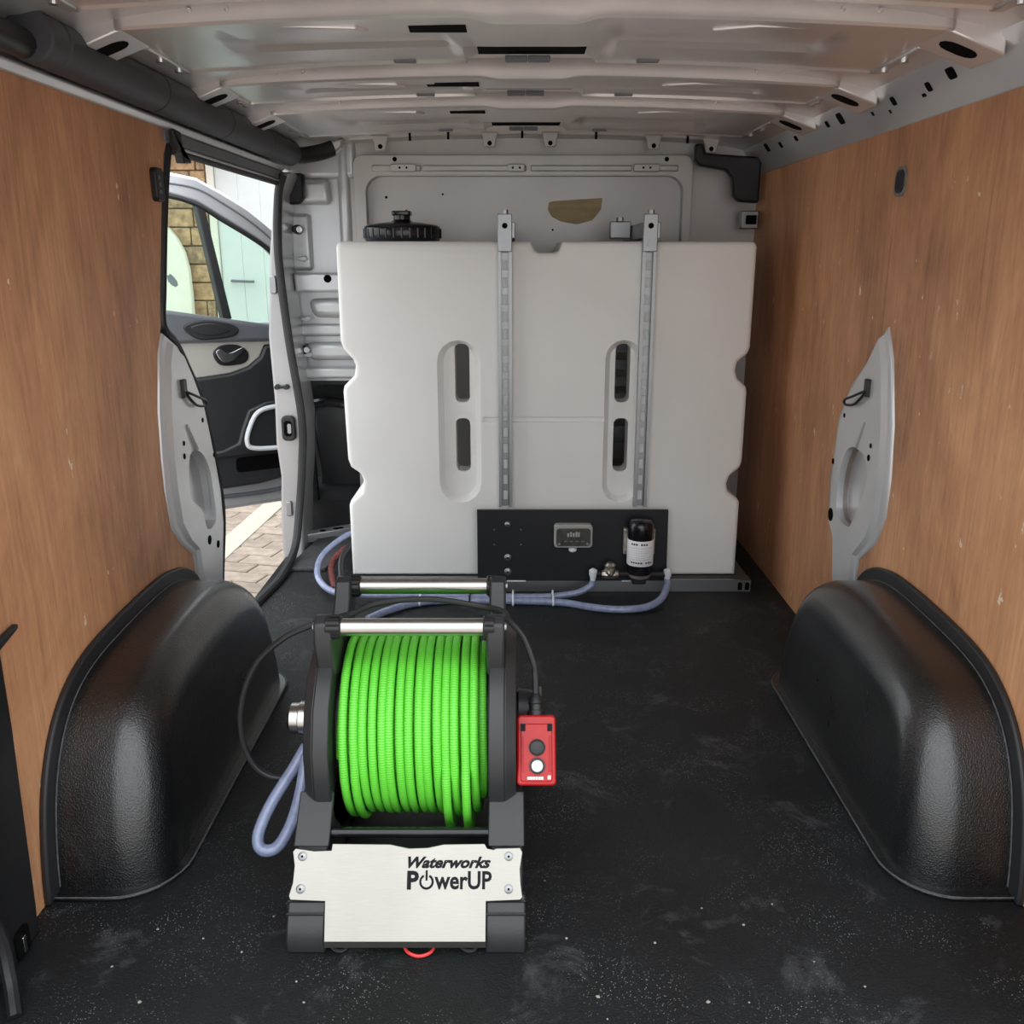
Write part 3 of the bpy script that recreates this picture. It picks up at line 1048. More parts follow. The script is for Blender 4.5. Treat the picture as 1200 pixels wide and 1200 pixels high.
# yard beyond the separately laid blocks, kept pale to bounce light inside
bm = nb()
for x0, x1, y0, y1 in ((-14, -3.2, -14, 7.4), (0.2, 14, -14, 16), (-3.2, 0.2, -14, 3.0), (-3.2, 0.2, 6.7, 7.5)):
    box(bm, x0, x1, y0, y1, -0.611, -0.553)
obj('yard_paving', bm, 'yard_bounce', ground)

YW = 7.5
bm = nb(); box(bm, -5.2, -2.40, YW + 0.02, YW + 0.2, -0.6, 2.6)
wall_out = struct(obj('wall_outside', bm, 'mortar'), 'golden sandstone wall across the yard', 'wall')
first = None
for r in range(7, 18):
    z = -0.55 + r * 0.14
    x = -3.45 + (0.11 if r % 2 else 0.0)
    while x < -2.42:
        w = random.choice([0.22, 0.30, 0.38])
        x1 = min(x + w, -2.402)
        if x1 - x > 0.05:
            bm = nb(); d = random.uniform(0, 0.014)
            box(bm, x, x1 - 0.008, YW - 0.01 - d, YW + 0.05, z, z + 0.131)
            obj('stone_block', bm, random.choice(['sandstone', 'sandstone', 'sandstone_dark']), wall_out, bev=0.006, seg=1)
        x = x1
bm = nb(); box(bm, -5.2, -2.2, YW - 0.35, YW + 0.3, 1.86, 1.93)
obj('coping', bm, 'grey_trim', wall_out, bev=0.01)
bm = nb(); box(bm, -5.2, -2.0, YW - 0.02, YW + 0.3, 1.93, 2.6)
obj('upper_render', bm, 'white_plastic', wall_out)
bm = nb(); box(bm, -2.395, 0.6, YW + 0.03, YW + 0.1, -0.6, 2.6)
gd = struct(obj('door_1', bm, 'garage_white'), 'plain white garage door across the yard', 'door')
for x in (-2.34, -2.17, -2.00, -1.83, -1.66, -1.49, -1.32):
    bm = nb(); box(bm, x, x + 0.1695, YW + 0.018, YW + 0.031, -0.55, 2.55)
    obj('door_board', bm, 'garage_white', gd, bev=0.003, seg=1)
bm = nb(); box(bm, -2.398, -2.345, YW - 0.01, YW + 0.05, -0.55, 2.55)
obj('door_frame', bm, 'cream_board', gd, bev=0.005)
bm = nb(); tube(bm, smooth_path([(-2.25, YW + 0.02, 0.86), (-2.25, YW - 0.03, 0.86), (-2.12, YW - 0.03, 0.855), (-2.08, YW - 0.025, 0.855)], 4), 0.010, 8)
obj('door_handle', bm, 'grey_trim', gd)
bm = nb()
prism(bm, [(-3.3, 0.35), (-2.56, 0.35), (-2.555, 0.75), (-2.56, 0.95), (-2.585, 1.08), (-2.63, 1.18), (-2.69, 1.26), (-2.78, 1.31), (-2.9, 1.325), (-3.3, 1.325)], 'Y', YW - 0.13, YW - 0.06)
cb = tag(obj('arched_board', bm, 'cream_board', bev=0.01), 'cream board with a rounded corner and grey hole against the stone wall', 'board')
bm = nb()
prism(bm, [(-2.73, 0.90), (-2.70, 0.915), (-2.675, 0.89), (-2.655, 0.86), (-2.65, 0.83), (-2.67, 0.815), (-2.70, 0.83), (-2.725, 0.86)], 'Y', YW - 0.132, YW - 0.128)
obj('hand_hole', bm, 'grey_trim', cb)
bm = nb(); box(bm, -3.2, -2.7, YW - 0.12, YW - 0.02, -0.55, 0.35)
obj('stand', bm, 'grey_trim', cb)

# ------------------------------------------------------------------ open cab door
ang = math.atan2(-0.552, -0.833)
door = thing('cab_door', 'open silver cab door with dark trim panel and window seen through the side doorway', 'car door', (-0.93, 4.2, 0.0), ang)


def dp(name, bm, mat, parent=door, bev=0.0, seg=2, label=None):
    return obj(name, bm, mat, parent, bev=bev, seg=seg, local=True, label=label)


# local axes: x from hinge to trailing edge, y towards the viewer, z up
top_o = [(0.86, 1.40), (0.575, 1.378), (0.449, 1.358), (0.35, 1.306), (0.248, 1.241), (0.15, 1.16), (0.02, 1.02)]
top_i = [(0.80, 1.31), (0.583, 1.294), (0.458, 1.262), (0.359, 1.204), (0.256, 1.144), (0.17, 1.085), (0.07, 0.98)]
bm = nb(); prism(bm, [(0.0, -0.05), (0.95, -0.05), (0.97, 0.40), (0.95, 0.80), (0.0, 0.76)], 'Y', -0.14, 0.0)
dp('door_shell', bm, 'door_silver', bev=0.02, seg=3)
bm = nb()
prism(bm, top_o + top_i[::-1], 'Y', -0.09, 0.0)
prism(bm, [(0.86, 1.40), (0.80, 1.31), (0.88, 0.80), (0.95, 0.80)], 'Y', -0.09, 0.0)
prism(bm, [(0.02, 1.02), (0.07, 0.98), (0.07, 0.75), (0.02, 0.75)], 'Y', -0.09, 0.0)
dp('window_frame', bm, 'door_silver', bev=0.012, seg=3, label='silver window frame')
bm = nb(); tube(bm, smooth_path([(x, 0.0, z - 0.008) for x, z in top_i], 5), 0.010, 8)
dp('frame_seal', bm, 'rubber')
bm = nb(); tube(bm, smooth_path([(x, 0.002, z - 0.045) for x, z in top_o], 5), 0.004, 6)
dp('frame_crease', bm, 'grey_trim')
bm = nb(); prism(bm, [(0.80, 1.31), (0.583, 1.294), (0.458, 1.262), (0.359, 1.204), (0.256, 1.144), (0.17, 1.085), (0.07, 0.98), (0.07, 0.76), (0.90, 0.79)], 'Y', -0.05, -0.045)
dp('window_pane', bm, 'window_glass')
bm = nb(); prism(bm, [(0.462, 1.262), (0.428, 1.25), (0.352, 0.79), (0.388, 0.79)], 'Y', -0.06, 0.004)
dp('window_divider', bm, 'charcoal_trim', bev=0.004)
bm = nb(); prism(bm, [(0.95, 0.845), (0.62, 0.835), (0.45, 0.805), (0.2, 0.762), (0.05, 0.745), (0.05, 0.69), (0.95, 0.71)], 'Y', -0.01, 0.055)
ub = dp('upper_trim', bm, 'grey_trim', bev=0.015, seg=3)
bm = nb(); prism(bm, dense2([(0.573, 0.765), (0.52, 0.79), (0.448, 0.79), (0.37, 0.77), (0.343, 0.745), (0.372, 0.72), (0.45, 0.712), (0.52, 0.716)]), 'Y', 0.04, 0.064)
ck = dp('pull_cup', bm, 'charcoal_trim', ub, bev=0.006)
bm = nb(); prism(bm, dense2([(0.545, 0.765), (0.50, 0.778), (0.45, 0.778), (0.40, 0.76), (0.385, 0.742), (0.45, 0.728), (0.51, 0.735)]), 'Y', 0.05, 0.067)
dp('cup_recess', bm, 'grey_plastic', ub, bev=0.004)
bm = nb(); prism(bm, [(0.95, 0.71), (0.05, 0.69), (0.05, 0.68), (0.23, 0.675), (0.255, 0.625), (0.31, 0.585), (0.39, 0.562), (0.50, 0.553), (0.95, 0.54)], 'Y', -0.01, 0.035)
dp('beige_panel', bm, 'beige_trim', bev=0.008)
bm = nb()
prism(bm, [(0.95, 0.54), (0.50, 0.553), (0.39, 0.562), (0.31, 0.585), (0.255, 0.625), (0.23, 0.675), (0.05, 0.68), (0.05, 0.10), (0.2, 0.075), (0.30, 0.06), (0.45, 0.058), (0.60, 0.075), (0.95, 0.11)], 'Y', -0.01, 0.045)
lp = dp('lower_trim', bm, 'charcoal_trim', bev=0.012)
bm = nb(); prism(bm, dense2([(0.455, 0.65), (0.42, 0.682), (0.35, 0.682), (0.305, 0.65), (0.315, 0.61), (0.36, 0.597), (0.43, 0.602)]), 'Y', 0.03, 0.042)
hb = dp('handle_bezel', bm, 'black_plastic', bev=0.005)
bm = nb(); prism(bm, dense2([(0.445, 0.655), (0.425, 0.668), (0.39, 0.65), (0.335, 0.67), (0.325, 0.662), (0.375, 0.62), (0.42, 0.615)]), 'Y', 0.04, 0.052)
dp('door_handle', bm, 'chrome', hb, bev=0.004)
bm = nb(); prism(bm, [(0.05, 0.44), (0.25, 0.43), (0.33, 0.40), (0.365, 0.32), (0.385, 0.26), (0.45, 0.235), (0.60, 0.22), (0.60, 0.20), (0.05, 0.20)], 'Y', 0.04, 0.062)
am = dp('arm_bolster', bm, 'grey_plastic', lp, bev=0.010)
bm = nb(); tube(bm, smooth_path([(0.05, 0.060, 0.41), (0.20, 0.064, 0.408), (0.289, 0.064, 0.388), (0.334, 0.064, 0.319), (0.348, 0.064, 0.262), (0.325, 0.064, 0.232), (0.22, 0.064, 0.222), (0.05, 0.060, 0.222)], 6), 0.0105, 8)
dp('bright_trim_ring', bm, 'white_plastic', lp)
bm = nb(); prism(bm, rrect(0.12, 0.40, 0.125, 0.192, 0.02), 'Y', 0.04, 0.048)
dp('pocket', bm, 'void_black', lp, bev=0.003)
bm = nb(); tube(bm, smooth_path([(0.0, 0.004, 0.03), (0.3, 0.004, 0.012), (0.6, 0.004, 0.022), (0.93, 0.004, 0.05)], 5), 0.010, 8)
dp('bottom_seal', bm, 'grey_trim')
bm = nb(); cyl(bm, (-0.03, -0.03, 0.2), (-0.03, -0.03, 0.32), 0.02, n=12)
dp('hinge', bm, 'galvanised')

# ================================================================== THINGS IN THE LOAD BAY
# ------------------------------------------------------------------ wheel arch covers
PROF = [(1.322, 0.0), (1.326, 0.05), (1.336, 0.11), (1.352, 0.17), (1.378, 0.225), (1.412, 0.268), (1.455, 0.300), (1.51, 0.322), (1.58, 0.334), (1.68, 0.340), (1.80, 0.343),
        (1.90, 0.341), (1.965, 0.332), (2.03, 0.314), (2.085, 0.280), (2.125, 0.225), (2.15, 0.16), (2.168, 0.09), (2.18, 0.0)]


def dense(pts, k):
    return [(p.x, p.y) for p in smooth_path([(a, b, 0) for a, b in pts], k)]


def wheel_arch(wall_x, inner_x, label):
    sgn = 1 if inner_x > wall_x else -1
    root = thing('wheel_arch_cover', label, 'wheel arch', (wall_x, 1.75, 0), group='black wheel arch covers')
    P = dense(PROF, 3)
    P[0] = (P[0][0], 0.0)
    P[-1] = (P[-1][0], 0.0)
    n = len(P)
    N = []
    for i in range(n):
        a, b = P[max(0, i - 1)], P[min(n - 1, i + 1)]
        d = Vector((b[0] - a[0], b[1] - a[1])).normalized()
        N.append(Vector((d.y, -d.x)))          # pointing inwards
    R = 0.080
    width = abs(inner_x - wall_x)
    secs = []
    for q in range(5):
        secs.append((width * 0.98 - (width * 0.98 - R) * q / 4, 0.0))     # distance from inner face, inset
    for q in range(1, 13):
        a = PI / 2 * q / 12
        secs.append((R * (1 - math.sin(a)), R * (1 - math.cos(a))))
    b = nb()
    rows = []
    for dist, ins in secs:
        row = []
        for i, (y, z) in enumerate(P):
            k = N[i] * ins
            zz = max(0.0, z + k.y * 1.0) if z > 1e-6 else 0.0
            lean = 0.022 * (z / 0.34) ** 1.5 if dist < R else 0.022 * (z / 0.34) ** 1.5 * max(0, 1 - (dist - R) / (width - R))
            yy = y + k.x
            row.append(b.verts.new((inner_x - sgn * (dist + lean), yy, zz)))
        rows.append(row)
    for A, B in zip(rows, rows[1:]):
        for i in range(n - 1):
            b.faces.new((A[i], A[i + 1], B[i + 1], B[i]))
    # inner face: bridge down to the floor line
    L = rows[-1]
    m = n // 2
    for i in range(m):
        j = n - 1 - i
        if i + 1 < j - 1:
            b.faces.new((L[i], L[i + 1], L[j - 1], L[j]))
        elif i + 1 == j - 1:
            b.faces.new((L[i], L[i + 1], L[j]))
    obj('cover_shell', b, 'arch_lining', root, ang=60)
    # turned-out flange against the wood lining
    b = nb()
    outl = []
    for i in range(n):
        y, z = P[i]
        outl.append((y - N[i].x * 0.030, max(0.001, z - N[i].y * 0.030)))
    x0 = wall_x + sgn * 0.0005
    prism(b, outl, 'X', x0, x0 + sgn * 0.012)
    obj('wall_flange', b, 'rubber', root, bev=0.004)
    # flange lapped on to the floor, round corner in plan
    b = nb()
    r = 0.11
    pl = [(wall_x + sgn * 0.012, 1.305)]
    for q in range(9):
        a = PI / 2 * q / 8
        pl.append((inner_x + sgn * 0.018 - sgn * r * (1 - math.sin(a)), 1.305 + r * (1 - math.cos(a))))
    for q in range(9):
        a = PI / 2 * q / 8
        pl.append((inner_x + sgn * 0.018 - sgn * r * (1 - math.cos(a)), 2.20 - r * (1 - math.sin(a))))
    pl.append((wall_x + sgn * 0.012, 2.20))
    prism(b, pl, 'Z', 0.0005, 0.009)
    obj('floor_flange', b, 'arch_lining', root, bev=0.003)
    # worn bead along the lapped edge
    b = nb(); tube(b, [(x, y, 0.0092) for x, y in pl], 0.0016, 6)
    obj('edge_bead', b, 'worn_edge', root)
    b = nb(); tube(b, [(wall_x + sgn * 0.0145, P[i][0], P[i][1] + 0.001) for i in range(1, n - 1)], 0.0014, 6)
    obj('edge_bead', b, 'worn_edge', root)
    return root


wheel_arch(XL, -0.598, 'black lined wheel arch against the plywood on the doorway side')
wheel_arch(XR, 0.664, 'black lined wheel arch against the plywood with the chipped marks')

# ------------------------------------------------------------------ roof duct tube along the doorway side
duct = thing('roof_duct', 'dark grey foam tube running under the roof above the doorway', 'tube', (-0.735, 1.2, 1.372))
bm = nb()
tube(bm, [(-0.752, 1.0, 1.362), (-0.752, 1.535, 1.362)], 0.022, 14)
obj('duct_tail', bm, 'black_plastic', duct)
cuts = [1.53, 1.59, 2.02, 2.46, 2.86, 3.20]
for a, b in zip(cuts, cuts[1:]):
    bm = nb()
    tube_r(bm, [(-0.742, a + 0.001, 1.374), (-0.742, a + 0.005, 1.374), (-0.742, b - 0.005, 1.374), (-0.742, b - 0.001, 1.374)], [0.036, 0.039, 0.039, 0.036], 20)
    obj('duct_section', bm, 'foam_grey', duct)
bm = nb()
tube(bm, smooth_path([(-0.738, 3.19, 1.373), (-0.71, 3.24, 1.372), (-0.66, 3.28, 1.385), (-0.62, 3.30, 1.40)], 5), 0.026, 12)
obj('duct_end', bm, 'black_plastic', duct)

# black plastic corner bracket under the roof at the bulkhead
br = thing('corner_bracket', 'black angled plastic bracket in the roof corner beside the plywood', 'bracket', (0.75, 3.33, 1.3))
bm = nb()
prism(bm, [(0.605, 1.415), (0.63, 1.415), (0.638, 1.385), (0.68, 1.382), (0.83, 1.372), (0.83, 1.225), (0.76, 1.23), (0.742, 1.25), (0.735, 1.305), (0.715, 1.33), (0.62, 1.345), (0.607, 1.36)],
      'Y', 3.29, 3.335)
obj('bracket_body', bm, 'board_black', br, bev=0.008, seg=3)
bm = nb(); box(bm, 0.775, 0.835, 3.30, 3.34, 1.14, 1.20)
obj('bracket_clip', bm, 'galvanised', br, bev=0.004)
bm = nb(); box(bm, 0.79, 0.825, 3.285, 3.30, 1.155, 1.185)
obj('clip_slot', bm, 'void_black', br, bev=0.003)
bm = nb()
prism(bm, [(-0.795, 1.325), (-0.735, 1.325), (-0.738, 1.245), (-0.755, 1.225), (-0.795, 1.222)], 'Y', 3.34, 3.385)
tag(obj('corner_cover', bm, 'board_black', bev=0.008), 'small black plastic cover in the top corner beside the door pillar', 'cover')
bm = nb()
prism(bm, [(-0.70, 1.40), (-0.62, 1.42), (-0.58, 1.43), (-0.59, 1.40), (-0.63, 1.372), (-0.71, 1.358)], 'Y', 3.28, 3.33)
tag(obj('duct_bracket', bm, 'silver_paint', bev=0.008), 'folded silver bracket at the end of the grey foam tube', 'bracket')

# ------------------------------------------------------------------ plastic grommet in the plywood
gr = thing('wall_grommet', 'small black oval grommet let into the plywood wall', 'grommet', (XR, 2.142, 1.21))
bm = nb(); prism(bm, [(y, z) for y, z in rrect(2.108, 2.168, 1.176, 1.240, 0.020)], 'X', XR - 0.003, XR + 0.004)
obj('rim', bm, 'pump_grey', gr, bev=0.001)
bm = nb(); prism(bm, [(y, z) for y, z in rrect(2.116, 2.160, 1.184, 1.232, 0.016)], 'X', XR - 0.005, XR)
obj('insert', bm, 'board_black', gr, bev=0.001)

# ------------------------------------------------------------------ masking tape on the bulkhead
bm = nb()
prism(bm, [(0.115, 1.232), (0.13, 1.237), (0.305, 1.248), (0.30, 1.21), (0.27, 1.172), (0.215, 1.158), (0.16, 1.168), (0.125, 1.185), (0.112, 1.21)], 'Y', YB + 0.0095, YB + 0.0118)
tp = tag(obj('masking_tape_patch', bm, 'masking_tape'), 'tan masking tape patch stuck on the bulkhead above the tank', 'tape')
bm = nb(); prism(bm, [(0.113, 1.203), (0.30, 1.207), (0.302, 1.214), (0.112, 1.210)], 'Y', YB + 0.0085, YB + 0.0096)
obj('tape_overlap', bm, 'masking_tape', tp)

# ------------------------------------------------------------------ water tank
YT = 2.82
tank = thing('water_tank', 'big white plastic upright water tank standing against the bulkhead', 'water tank', (0.09, 3.0, 0.042))
left = [(-0.520, 1.092), (-0.531, 1.088), (-0.537, 1.076), (-0.538, 0.80), (-0.530, 0.775), (-0.503, 0.745), (-0.495, 0.725), (-0.50, 0.695), (-0.533, 0.662), (-0.537, 0.645), (-0.533, 0.43), (-0.525, 0.405),
        (-0.495, 0.383), (-0.487, 0.36), (-0.495, 0.325), (-0.53, 0.295), (-0.536, 0.28), (-0.536, 0.044)]
right = [(0.716, 0.044), (0.716, 0.288), (0.708, 0.302), (0.676, 0.326), (0.671, 0.35), (0.678, 0.375), (0.71, 0.405), (0.716, 0.425), (0.716, 0.645), (0.712, 0.66), (0.684, 0.685),
         (0.676, 0.71), (0.68, 0.735), (0.71, 0.762), (0.717, 0.78), (0.717, 1.076), (0.711, 1.088), (0.700, 1.092)]
topn = [(0.137, 1.092), (0.128, 1.066), (0.118, 1.060), (0.066, 1.060), (0.056, 1.066), (0.043, 1.092)]
bm = nb()
prism(bm, left + right + topn, 'Y', YT, 3.24)
bmesh.ops.recalc_face_normals(bm, faces=bm.faces[:])
ed = [e for e in bm.edges if abs(e.verts[0].co.y - e.verts[1].co.y) < 1e-6 and (e.calc_face_angle(0) > 1.0)]
bmesh.ops.bevel(bm, geom=ed, offset=0.016, segments=3, profile=0.5, affect='EDGES', clamp_overlap=True)
body = obj('tank_body', bm, 'tank_plastic', tank)


def to_tank(bm):
    bmesh.ops.translate(bm, verts=bm.verts[:], vec=Vector((0, 0, 0)))
    return bm


cutters = []
for cx in (-0.177, 0.33):
    # long rounded pocket with drafted sides, then two hand slots right through
    w, h, cz = (0.124, 0.505, 0.547)
    if cx > 0:
        w = 0.105
    c = nb(); prism(c, stadium(cx, cz, w + 0.02, h + 0.02), 'Y', YT - 0.01, YT + 0.030, stadium(cx, cz, w - 0.026, h - 0.026))
    cutters.append(c)
    sx = cx + 0.009 if cx < 0 else cx
    for z0, z1 in ((0.608, 0.790), (0.386, 0.558)):
        c = nb(); prism(c, rrect(sx - 0.023, sx + 0.023, z0, z1, 0.018, 4), 'Y', YT - 0.05, 3.30)
        cutters.append(c)
for cx in (-0.172, 0.335):
    c = nb(); prism(c, stadium(cx, 0.56, 0.20, 0.64), 'Y', 2.93, 3.30, stadium(cx, 0.56, 0.26, 0.70))
    cutters.append(c)
c = nb(); prism(c, [(-0.105, 0.545), (0.275, 0.545), (0.275, 0.572), (-0.105, 0.572)], 'Y', YT - 0.01, YT + 0.007, [(-0.105, 0.553), (0.275, 0.553), (0.275, 0.564), (-0.105, 0.564)])
cutters.append(c)
for c in cutters:
    bmesh.ops.translate(c, verts=c.verts[:], vec=-ORIG[tank.name])
tank_loc = tank.location.copy()
tank.location = (0, 0, 0)
boolean_cut(body, cutters)
tank.location = tank_loc
for p in body.data.polygons:
    p.use_smooth = True
body.data.set_sharp_from_angle(angle=math.radians(35))
lid = nb()
turned(lid, (-0.36, 3.02, 1.088), (0, 0, 1), [(0, 0.112), (0.015, 0.120), (0.045, 0.121), (0.051, 0.118), (0.056, 0.108), (0.063, 0.06), (0.066, 0.034), (0.072, 0.026), (0.086, 0.026), (0.0865, 0.0001)], 40)
lido = obj('tank_lid', lid, 'black_gloss', tank, ang=50, label='black screw lid')
bm = nb(); prism(bm, rrect(-0.39, -0.33, 2.99, 3.05, 0.010, 4), 'Z', 1.172, 1.186)
obj('vent_cap', bm, 'black_gloss', lido, bev=0.003)
for k in range(30):
    a = 2 * PI * k / 30
    bm = nb()
    cyl(bm, (-0.36 + 0.1205 * math.cos(a), 3.02 + 0.1205 * math.sin(a), 1.104), (-0.36 + 0.1205 * math.cos(a), 3.02 + 0.1205 * math.sin(a), 1.132), 0.003, n=5)
    obj('grip_rib', bm, 'black_gloss', lido)

# ------------------------------------------------------------------ galvanised strut posts
def strut(bm, x0, x1, yf, yb, z0, z1, pitch=0.0505, slot=0.030, phase=0.02):
    """lipped channel open to the front, slotted web against the tank"""
    m = 0.0135
    t = 0.0025
    ya, yc = yb - t, yb
    box(bm, x0, x0 + m, ya, yc, z0, z1)
    box(bm, x1 - m, x1, ya, yc, z0, z1)
    z = z0
    zc = z0 + phase
    while z < z1:
        e = min(zc, z1)
        if e > z:
            box(bm, x0 + m, x1 - m, ya, yc, z, e)
        z = zc + slot
        zc = z + (pitch - slot)
    box(bm, x0, x0 + t, yf, ya, z0, z1)
    box(bm, x1 - t, x1, yf, ya, z0, z1)
    box(bm, x0 + t, x0 + 0.009, yf, yf + t, z0, z1)
    box(bm, x1 - 0.009, x1 - t, yf, yf + t, z0, z1)
    return bm


def strut_post(x, label, lean, tie):
    root = thing('strut_post', label, 'metal post', (x, 2.80, 0.28), group='galvanised strut posts holding the tank')
    b = nb(); strut(b, x - 0.0205, x + 0.0205, YT - 0.024, YT - 0.001, 0.282, 1.10)
    o = obj('channel', b, 'galvanised', root)
    b = nb()
    box(b, x - 0.021, x + 0.021, YT - 0.031, YT - 0.0245, 1.062, 1.168)
    br_ = obj('end_plate', b, 'galvanised', root, bev=0.002)
    for z in (1.085, 1.135):
        b = nb()
        cyl(b, (x, YT - 0.0312, z), (x, YT - 0.0365, z), 0.010 if z < 1.1 else 0.008, n=6 if z < 1.1 else 14)
        obj('bolt', b, 'galvanised' if z < 1.1 else 'void_black', br_)
    b = nb(); cyl(b, (x, YT - 0.02, 1.166), (x, YT - 0.02, 1.180), 0.010, n=6)
    obj('top_bolt', b, 'galvanised', br_)
    b = nb(); box(b, x - 0.018, x + 0.03, YT - 0.02, 3.24, 1.10, 1.146)
    box(b, x - 0.018, x + 0.03, 3.2405, 3.365, 1.10, 1.14)
    obj('tie_strap', b, 'galvanised', root, bev=0.002)
    return root


strut_post(-0.0335, 'slotted galvanised post in front of the tank nearest its middle', 0, True)
p2 = strut_post(0.393, 'slotted galvanised post in front of the tank above the black pump', 0, True)
bm = nb(); box(bm, 0.305, 0.372, 3.10, 3.14, 1.105, 1.158)
tbk = obj('side_bracket', bm, 'galvanised', p2, bev=0.003)
bm = nb(); cyl(bm, (0.335, 3.098, 1.158), (0.335, 3.098, 1.170), 0.012, n=6)
obj('bolt', bm, 'galvanised', tbk)

for x, lab in ((0.372, 'dark slotted rail visible through the hand slots beside the second post'),):
    bm = nb(); strut(bm, x - 0.034, x + 0.034, 3.262, 3.30, 0.001, 1.06, 0.06, 0.026, 0.03)
    b2 = tag(obj('rear_strut_rail', bm, 'galvanised'), lab, 'metal post')

# ------------------------------------------------------------------ base rail under the tank
rail = thing('base_rail', 'long galvanised channel on the floor along the foot of the tank', 'metal rail', (0.1, 2.8, 0.0))
bm = nb()
prism(bm, [(2.785, 0.0), (2.785, 0.041), (2.800, 0.041), (2.800, 0.037), (2.789, 0.037), (2.789, 0.004), (2.826, 0.004), (2.826, 0.037), (2.815, 0.037), (2.815, 0.041), (2.830, 0.041), (2.830, 0.0)], 'X', -0.53, 0.76)
obj('channel', bm, 'galvanised', rail, bev=0.001, seg=1)
bm = nb(); box(bm, -0.53, 0.70, 2.832, 3.24, 0.0, 0.0435)
obj('tank_plinth', bm, 'black_plastic', rail)
bm = nb(); box(bm, 0.715, 0.757, 2.83, 3.24, 0.001, 0.040)
obj('side_channel', bm, 'galvanised', rail, bev=0.002)
for x in (0.725, 0.748):
    bm = nb(); prism(bm, [(x - 0.007, 0.008), (x + 0.006, 0.008), (x + 0.006, 0.030), (x, 0.034), (x - 0.007, 0.030)], 'Y', 2.780, 2.786)
    obj('end_slot', bm, 'void_black', rail)

# ------------------------------------------------------------------ black pump board
YP = 2.772
board = thing('pump_board', 'black rectangular mounting board bolted low on the front of the tank', 'board', (0.18, 2.775, 0.042))
bm = nb(); prism(bm, [(-0.124, 0.0425), (0.483, 0.0425), (0.480, 0.279), (-0.124, 0.279)], 'Y', YP, YP + 0.012)
obj('board_panel', bm, 'board_black', board, bev=0.0015)
for x, z, r in ((-0.027, 0.232, 0.0075), (-0.027, 0.122, 0.009), (-0.027, 0.074, 0.009)):
    bm = nb(); turned(bm, (x, YP + 0.001, z), (0, -1, 0), [(0, r * 1.3), (0.002, r * 1.3), (0.004, r), (0.006, r * 0.5)], 14)
    sc_ = obj('screw', bm, 'galvanised', board)
    bm = nb(); cyl(bm, (x, YP - 0.0048, z), (x, YP - 0.0056, z), r * 0.35, n=6)
    obj('socket', bm, 'void_black', sc_)
for x, z in ((-0.07, 0.215), (-0.07, 0.165), (0.015, 0.215), (0.015, 0.165)):
    bm = nb(); cyl(bm, (x, YP - 0.0004, z), (x, YP + 0.001, z), 0.003, n=8)
    obj('drilled_hole', bm, 'grey_trim', board)
for x0, x1 in ((-0.03, 0.03), (0.34, 0.38)):
    bm = nb(); box(bm, x0, x1, YP - 0.004, YP + 0.006, 0.0415, 0.0445)
    obj('packing_strip', bm, 'white_plastic', board)

fc = thing('flow_controller', 'small grey control box with a dark display on the black board', 'control box', (0.18, YP, 0.2))
bm = nb(); prism(bm, rrect(0.119, 0.240, 0.163, 0.239, 0.012), 'Y', YP - 0.030, YP - 0.0005)
fb = obj('case', bm, 'case_grey', fc, bev=0.004, seg=3)
bm = nb(); prism(bm, rrect(0.126, 0.233, 0.170, 0.228, 0.010), 'Y', YP - 0.0335, YP - 0.0295)
dsp = obj('display', bm, 'display_grey', fb, bev=0.002)
for k, (x, w, h) in enumerate(((0.160, 0.006, 0.012), (0.169, 0.005, 0.016), (0.177, 0.006, 0.013), (0.186, 0.006, 0.016), (0.194, 0.005, 0.015))):
    bm = nb(); box(bm, x, x + w, YP - 0.0342, YP - 0.0333, 0.201, 0.201 + h)
    obj('display_segment', bm, 'grey_print', dsp)
for x in (0.15, 0.168, 0.186, 0.204):
    bm = nb(); box(bm, x, x + 0.010, YP - 0.0341, YP - 0.0333, 0.184, 0.188)
    obj('display_mark', bm, 'grey_trim', dsp)
for x in (0.135, 0.224):
    bm = nb(); cyl(bm, (x, YP - 0.0334, 0.178), (x, YP - 0.035, 0.178), 0.004, n=10)
    obj('screw', bm, 'galvanised', fb)
bm = nb(); turned(bm, (0.179, YP - 0.014, 0.164), (0, 0, -1), [(0, 0.009), (0.006, 0.013), (0.014, 0.013), (0.018, 0.008)], 12)
obj('cable_gland', bm, 'white_plastic', fb)

